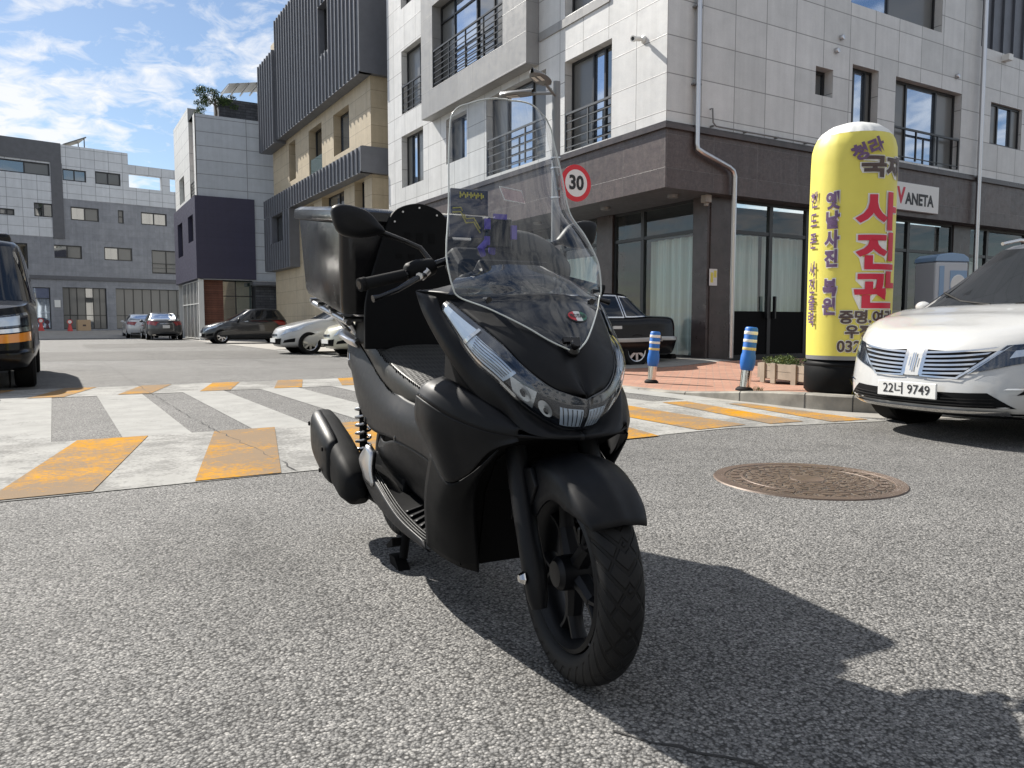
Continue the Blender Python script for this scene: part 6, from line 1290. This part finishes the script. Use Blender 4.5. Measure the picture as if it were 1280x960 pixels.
m = MB(); edge = [r[0] for r in G] + G[-1][1:-1] + [r[-1] for r in G[::-1]]; m.tube(edge, .0022, 6); m.build('windscreen_edge', 'screen_edge', wsn, smooth=80)  # thin pale tube paints the bright rim along the clear sheet
for sg, z in ((-1, 1), (1, 1)):
    m = MB(); p = wsf.at(.25, .5 + sg * .38); m.tube([p + Vector((.006, 0, 0)), p - Vector((.02, 0, .0))], .008, 10); m.build('screen_bolt', 'gloss_black', wsn, smooth=40)
m = MB(); T = Matrix.Translation((-.052, 0, .772)) @ Matrix.Rotation(R(55), 4, 'Y'); m.lathe([(0, .034), (.010, .034), (.013, .026), (.011, .018), (.019, .012), (.021, 0), (.021, -.01)], 20, T=T); m.box((-.024, -.022, .0), (-.012, .022, .020), T=T); m.tube([(-.07, .012, .80), (-.055, .012, .79)], .008, 8); m.build('screen_knob', 'gloss_black', SC, smooth=40)
# oval sticker in red, white and green low on the screen
def on_screen(y, z, off):
    lo = 0; hi = 1
    for _ in range(30):
        u = (lo + hi) / 2
        if wsf.at(u, .5).z < z: lo = u
        else: hi = u
    p = wsf.at(u, .5); q = wsf.at(u, min(1, .5 + y / (2 * max(.02, wsf.at(u, 1).y)))); n_ = wsf.nrm(u, .5 + y / .5 * .4); n_ = n_ if n_.x > 0 else -n_; return q + n_ * off
def oval(cy0, cz0, a, b, off, mats, name, par):
    m = MB()
    for k, mi in ((0, 0), (1, 1), (2, 2)):
        y0, y1 = cy0 - a + 2 * a * k / 3, cy0 - a + 2 * a * (k + 1) / 3; rows = []
        for i in range(13):
            y = y0 + (y1 - y0) * i / 12; h = b * math.sqrt(max(0, 1 - ((y - cy0) / a) ** 2)); rows.append([on_screen(y, cz0 - h, off), on_screen(y, cz0, off), on_screen(y, cz0 + h, off)])
        m.grid(rows, mi=mi)
    return m.build(name, mats, par)
st = oval(.055, .852, .034, .0145, .002, ['ink', 'ink', 'ink'], 'oval_sticker', wsn); oval(.055, .852, .0315, .012, .003, ['sign_red', 'plate', 'green'], 'sticker_face', wsn).parent = st
text_obj('PRO ITALIA', .0125, None, 'ink', 'lettering', st, bold=.0004, ext=0, sx=.82, mapf=lambda p: on_screen(.055 + p.x, .8515 + p.y, .0042))
# cards, phone holder and phone behind the screen
cdp = MB(); cdp.box((-.564, -.105, 1.150), (-.556, .012, 1.222)); cdp.box((-.575, -.105, 1.085), (-.567, .0, 1.148)); cdp = cdp.build('decal_card', 'screen_blue', SC, bevel=.002)
m = MB(); T = Matrix.Identity(4)
for k in range(14): y = -.078 + .0055 * k; m.box((-.5555, y, 1.196 + .004 * (k % 3)), (-.5545, y + .0042, 1.208 + .005 * ((k + 1) % 2)))
m.build('yellow_scrawl', 'yellow_gold', cdp, weld=False); m = MB()
for dz in (0, -.012): m.tube([(-.555, -.10, 1.165 + dz), (-.555, -.075, 1.168 + dz), (-.563, -.055, 1.138 + dz), (-.565, -.03, 1.142 + dz), (-.565, -.01, 1.112 + dz)], .0022, 5)
m.build('gold_line', 'yellow_gold', cdp)
m = MB(); m.face([(-.47, .008, 1.220), (-.47, .078, 1.212), (-.46, .084, 1.176), (-.46, .02, 1.182)]); m.build('pale_red_card', 'pink', SC); m = MB(); m.tube([(-.47, .008, 1.22), (-.47, .078, 1.212), (-.46, .084, 1.176), (-.46, .02, 1.182), (-.47, .008, 1.22)], .0016, 5); m.build('card_edge', 'plate', SC)
m = MB(); m.tube([(-.55, .02, 1.02), (-.535, .015, 1.07), (-.53, .02, 1.10)], .010, 10); m.box((-.518, -.018, 1.06), (-.508, -.004, 1.085)); m.box((-.518, -.018, 1.105), (-.508, -.002, 1.135)); m.box((-.518, .066, 1.08), (-.508, .082, 1.12)); m.box((-.518, .01, 1.135), (-.508, .05, 1.150)); m.tube([(-.515, -.012, 1.07), (-.515, -.030, 1.05), (-.52, -.02, 1.03)], [.009, .011, .008], 10); m.build('phone_holder', 'purple', SC, smooth=30)
m = MB(); m.box((-.53, -.005, 1.055), (-.518, .072, 1.14)); m.build('phone', 'gloss_black', SC, bevel=.005)
m = MB(); rows = []
for k in range(12):
    t_ = k / 11; r = math.sin(math.pi * (.06 + .88 * t_)) ** .55; y0 = .03 + .27 * t_; zc = 1.06 - .06 * t_; rows.append([(-.60 + .07 * r * math.cos(q), y0, zc + .085 * r * math.sin(q)) for q in [2 * math.pi * j / 20 for j in range(20)]])
m.grid(rows, closed=True); m.build('hand_muff', 'leather', SC, smooth=70)
# backrest plate, delivery box and its rack
m = MB(); bk = [(-.20, .76), (-.195, .92), (-.16, 1.05), (-.128, 1.15), (-.105, 1.215), (-.07, 1.25), (0, 1.268), (.07, 1.25), (.105, 1.215), (.128, 1.15), (.16, 1.05), (.195, .92), (.20, .76)]
sm_ = [spline([Vector((p[0], p[1], 0)) for p in bk], k / 60) for k in range(61)]; m.prism([(p.x - .02, p.y - .012) for p in sm_], 0, -1.10, -1.08); br_ = m.build('backrest', 'plastic', SC, bevel=.004)
m = MB()
for y, z in ((-.06, 1.235), (0, 1.252), (.065, 1.23), (-.09, 1.20)): m.lathe([(0, .004), (.0035, .004), (.004, 0)], 8, T=Matrix.Translation((-1.08, y - .02, z - .012)) @ Matrix.Rotation(math.pi / 2, 4, 'Y'))
m.build('screw', 'steel', br_)
m = MB()
for y in (-.045, 0, .045): m.box((-1.0805, y - .032, 1.118), (-1.0785, y - .008, 1.153))
for y in (-.075, -.03, .03, .075): m.box((-1.0805, y - .031, 1.063), (-1.0785, y - .009, 1.078))
m.build('slot', 'inner', br_, weld=False)
m = MB(); bt = math.atan2(1.335 - 1.225, 2.0 - 1.185)
def bxp(x, y, z): return (x, y, z)
def loopb(x0, x1, yw, z0, z1, r=.05, n=6):
    P = []
    for cx_, cy_, a0 in ((x0 - r, yw - r, 0), (x1 + r, yw - r, 90), (x1 + r, -yw + r, 180), (x0 - r, -yw + r, 270)):
        for k in range(n): a = R(a0 + 90 * k / (n - 1)); px_ = cx_ + r * math.cos(a); py_ = cy_ + r * math.sin(a); t_ = (px_ - x0) / (x1 - x0); P.append((px_, py_, z0 + (z1 - z0) * t_))
    return P
m.grid([loopb(-1.20, -1.88, .262, .868, .972), loopb(-1.18, -1.89, .27, .90, .995), loopb(-1.115, -1.91, .288, 1.175, 1.285), loopb(-1.115, -1.91, .278, 1.18, 1.29)], closed=True); m.face(loopb(-1.20, -1.88, .262, .868, .972)); dbx = m.build('delivery_box', 'gloss_black', SC, smooth=40)
m = MB(); L4 = [loopb(-1.105, -1.92, .303, 1.178, 1.288), loopb(-1.095, -1.925, .308, 1.188, 1.298), loopb(-1.098, -1.923, .305, 1.218, 1.328), loopb(-1.12, -1.90, .285, 1.234, 1.338)]; m.grid(L4, closed=True); m.face(L4[0]); m.face(L4[-1])
m.build('box_lid', 'gloss_black', dbx, smooth=40)
m = MB(); m.box((-1.125, .10, 1.135), (-1.085, .18, 1.18)); m.box((-1.12, .105, 1.19), (-1.085, .175, 1.21)); m.build('latch', 'steel', dbx, bevel=.004)
m = MB()
for k in range(4): m.box((-1.0845, .11 + .018 * k, 1.150), (-1.083, .116 + .018 * k, 1.164))
m.build('latch_hole', 'inner', dbx, weld=False)
m = MB(); m.tube([(-1.17, .30, 1.02), (-1.16, .285, 1.10), (-1.165, .28, 1.17), (-1.18, .285, 1.2)], .009, 8); m.tube([(-1.17, .30, 1.02), (-1.165, .29, .95)], .014, 8); m.build('hanging_strap', 'rubber', SC, smooth=50)
m = MB()
for y in (-.22, -.12, .12, .22): m.tube([(-1.30, y, .838), (-1.95, y, .93)], .012, 8)
for x in (-1.32, -1.55, -1.78, -1.94): z = .838 + (-1.30 - x) * .1415; m.tube([(x, -.235, z + .012), (x, .235, z + .012)], .010, 8)
for sg in (-1, 1): m.tube([(-1.42, sg * .15, .78), (-1.40, sg * .2, .855)], .011, 8); m.tube([(-1.70, sg * .12, .80), (-1.74, sg * .2, .905)], .011, 8)
m.build('rear_rack', 'steel', SC, smooth=50)
m = MB(); m.box((-1.42, -.17, .76), (-1.24, .17, .85)); m.build('rack_mount', 'plastic', SC, bevel=.01)
m = MB(); m.tube([(-.6, .1, 1.0), (-.62, .18, .92), (-.5, .2, .86)], .006, 6); m.build('control_cable', 'rubber', SC, smooth=60)

# visible fasteners on the panels
for nm, pts in (('panel_screw', [(-.470, .203, .235), (-.345, .226, .46), (-.80, .203, .475), (-1.20, .192, .49), (-.55, .20, .56)]),):
    for x, y, z in pts:
        for sg in (-1, 1):
            m = MB(); m.lathe([(0, .004), (.004, .004), (.0075, .0025), (.009, -.002)], 12, T=Matrix.Translation((x, sg * y, z)) @ Matrix.Rotation(-sg * math.pi / 2, 4, 'X')); m.build(nm, 'gloss_black', SC, smooth=40)
m = MB(); m.tube([(-.10, .075, .33), (-.13, .105, .42), (-.17, .11, .55), (-.24, .09, .64)], .0055, 8); m.build('brake_hose', 'rubber', SC, smooth=60)
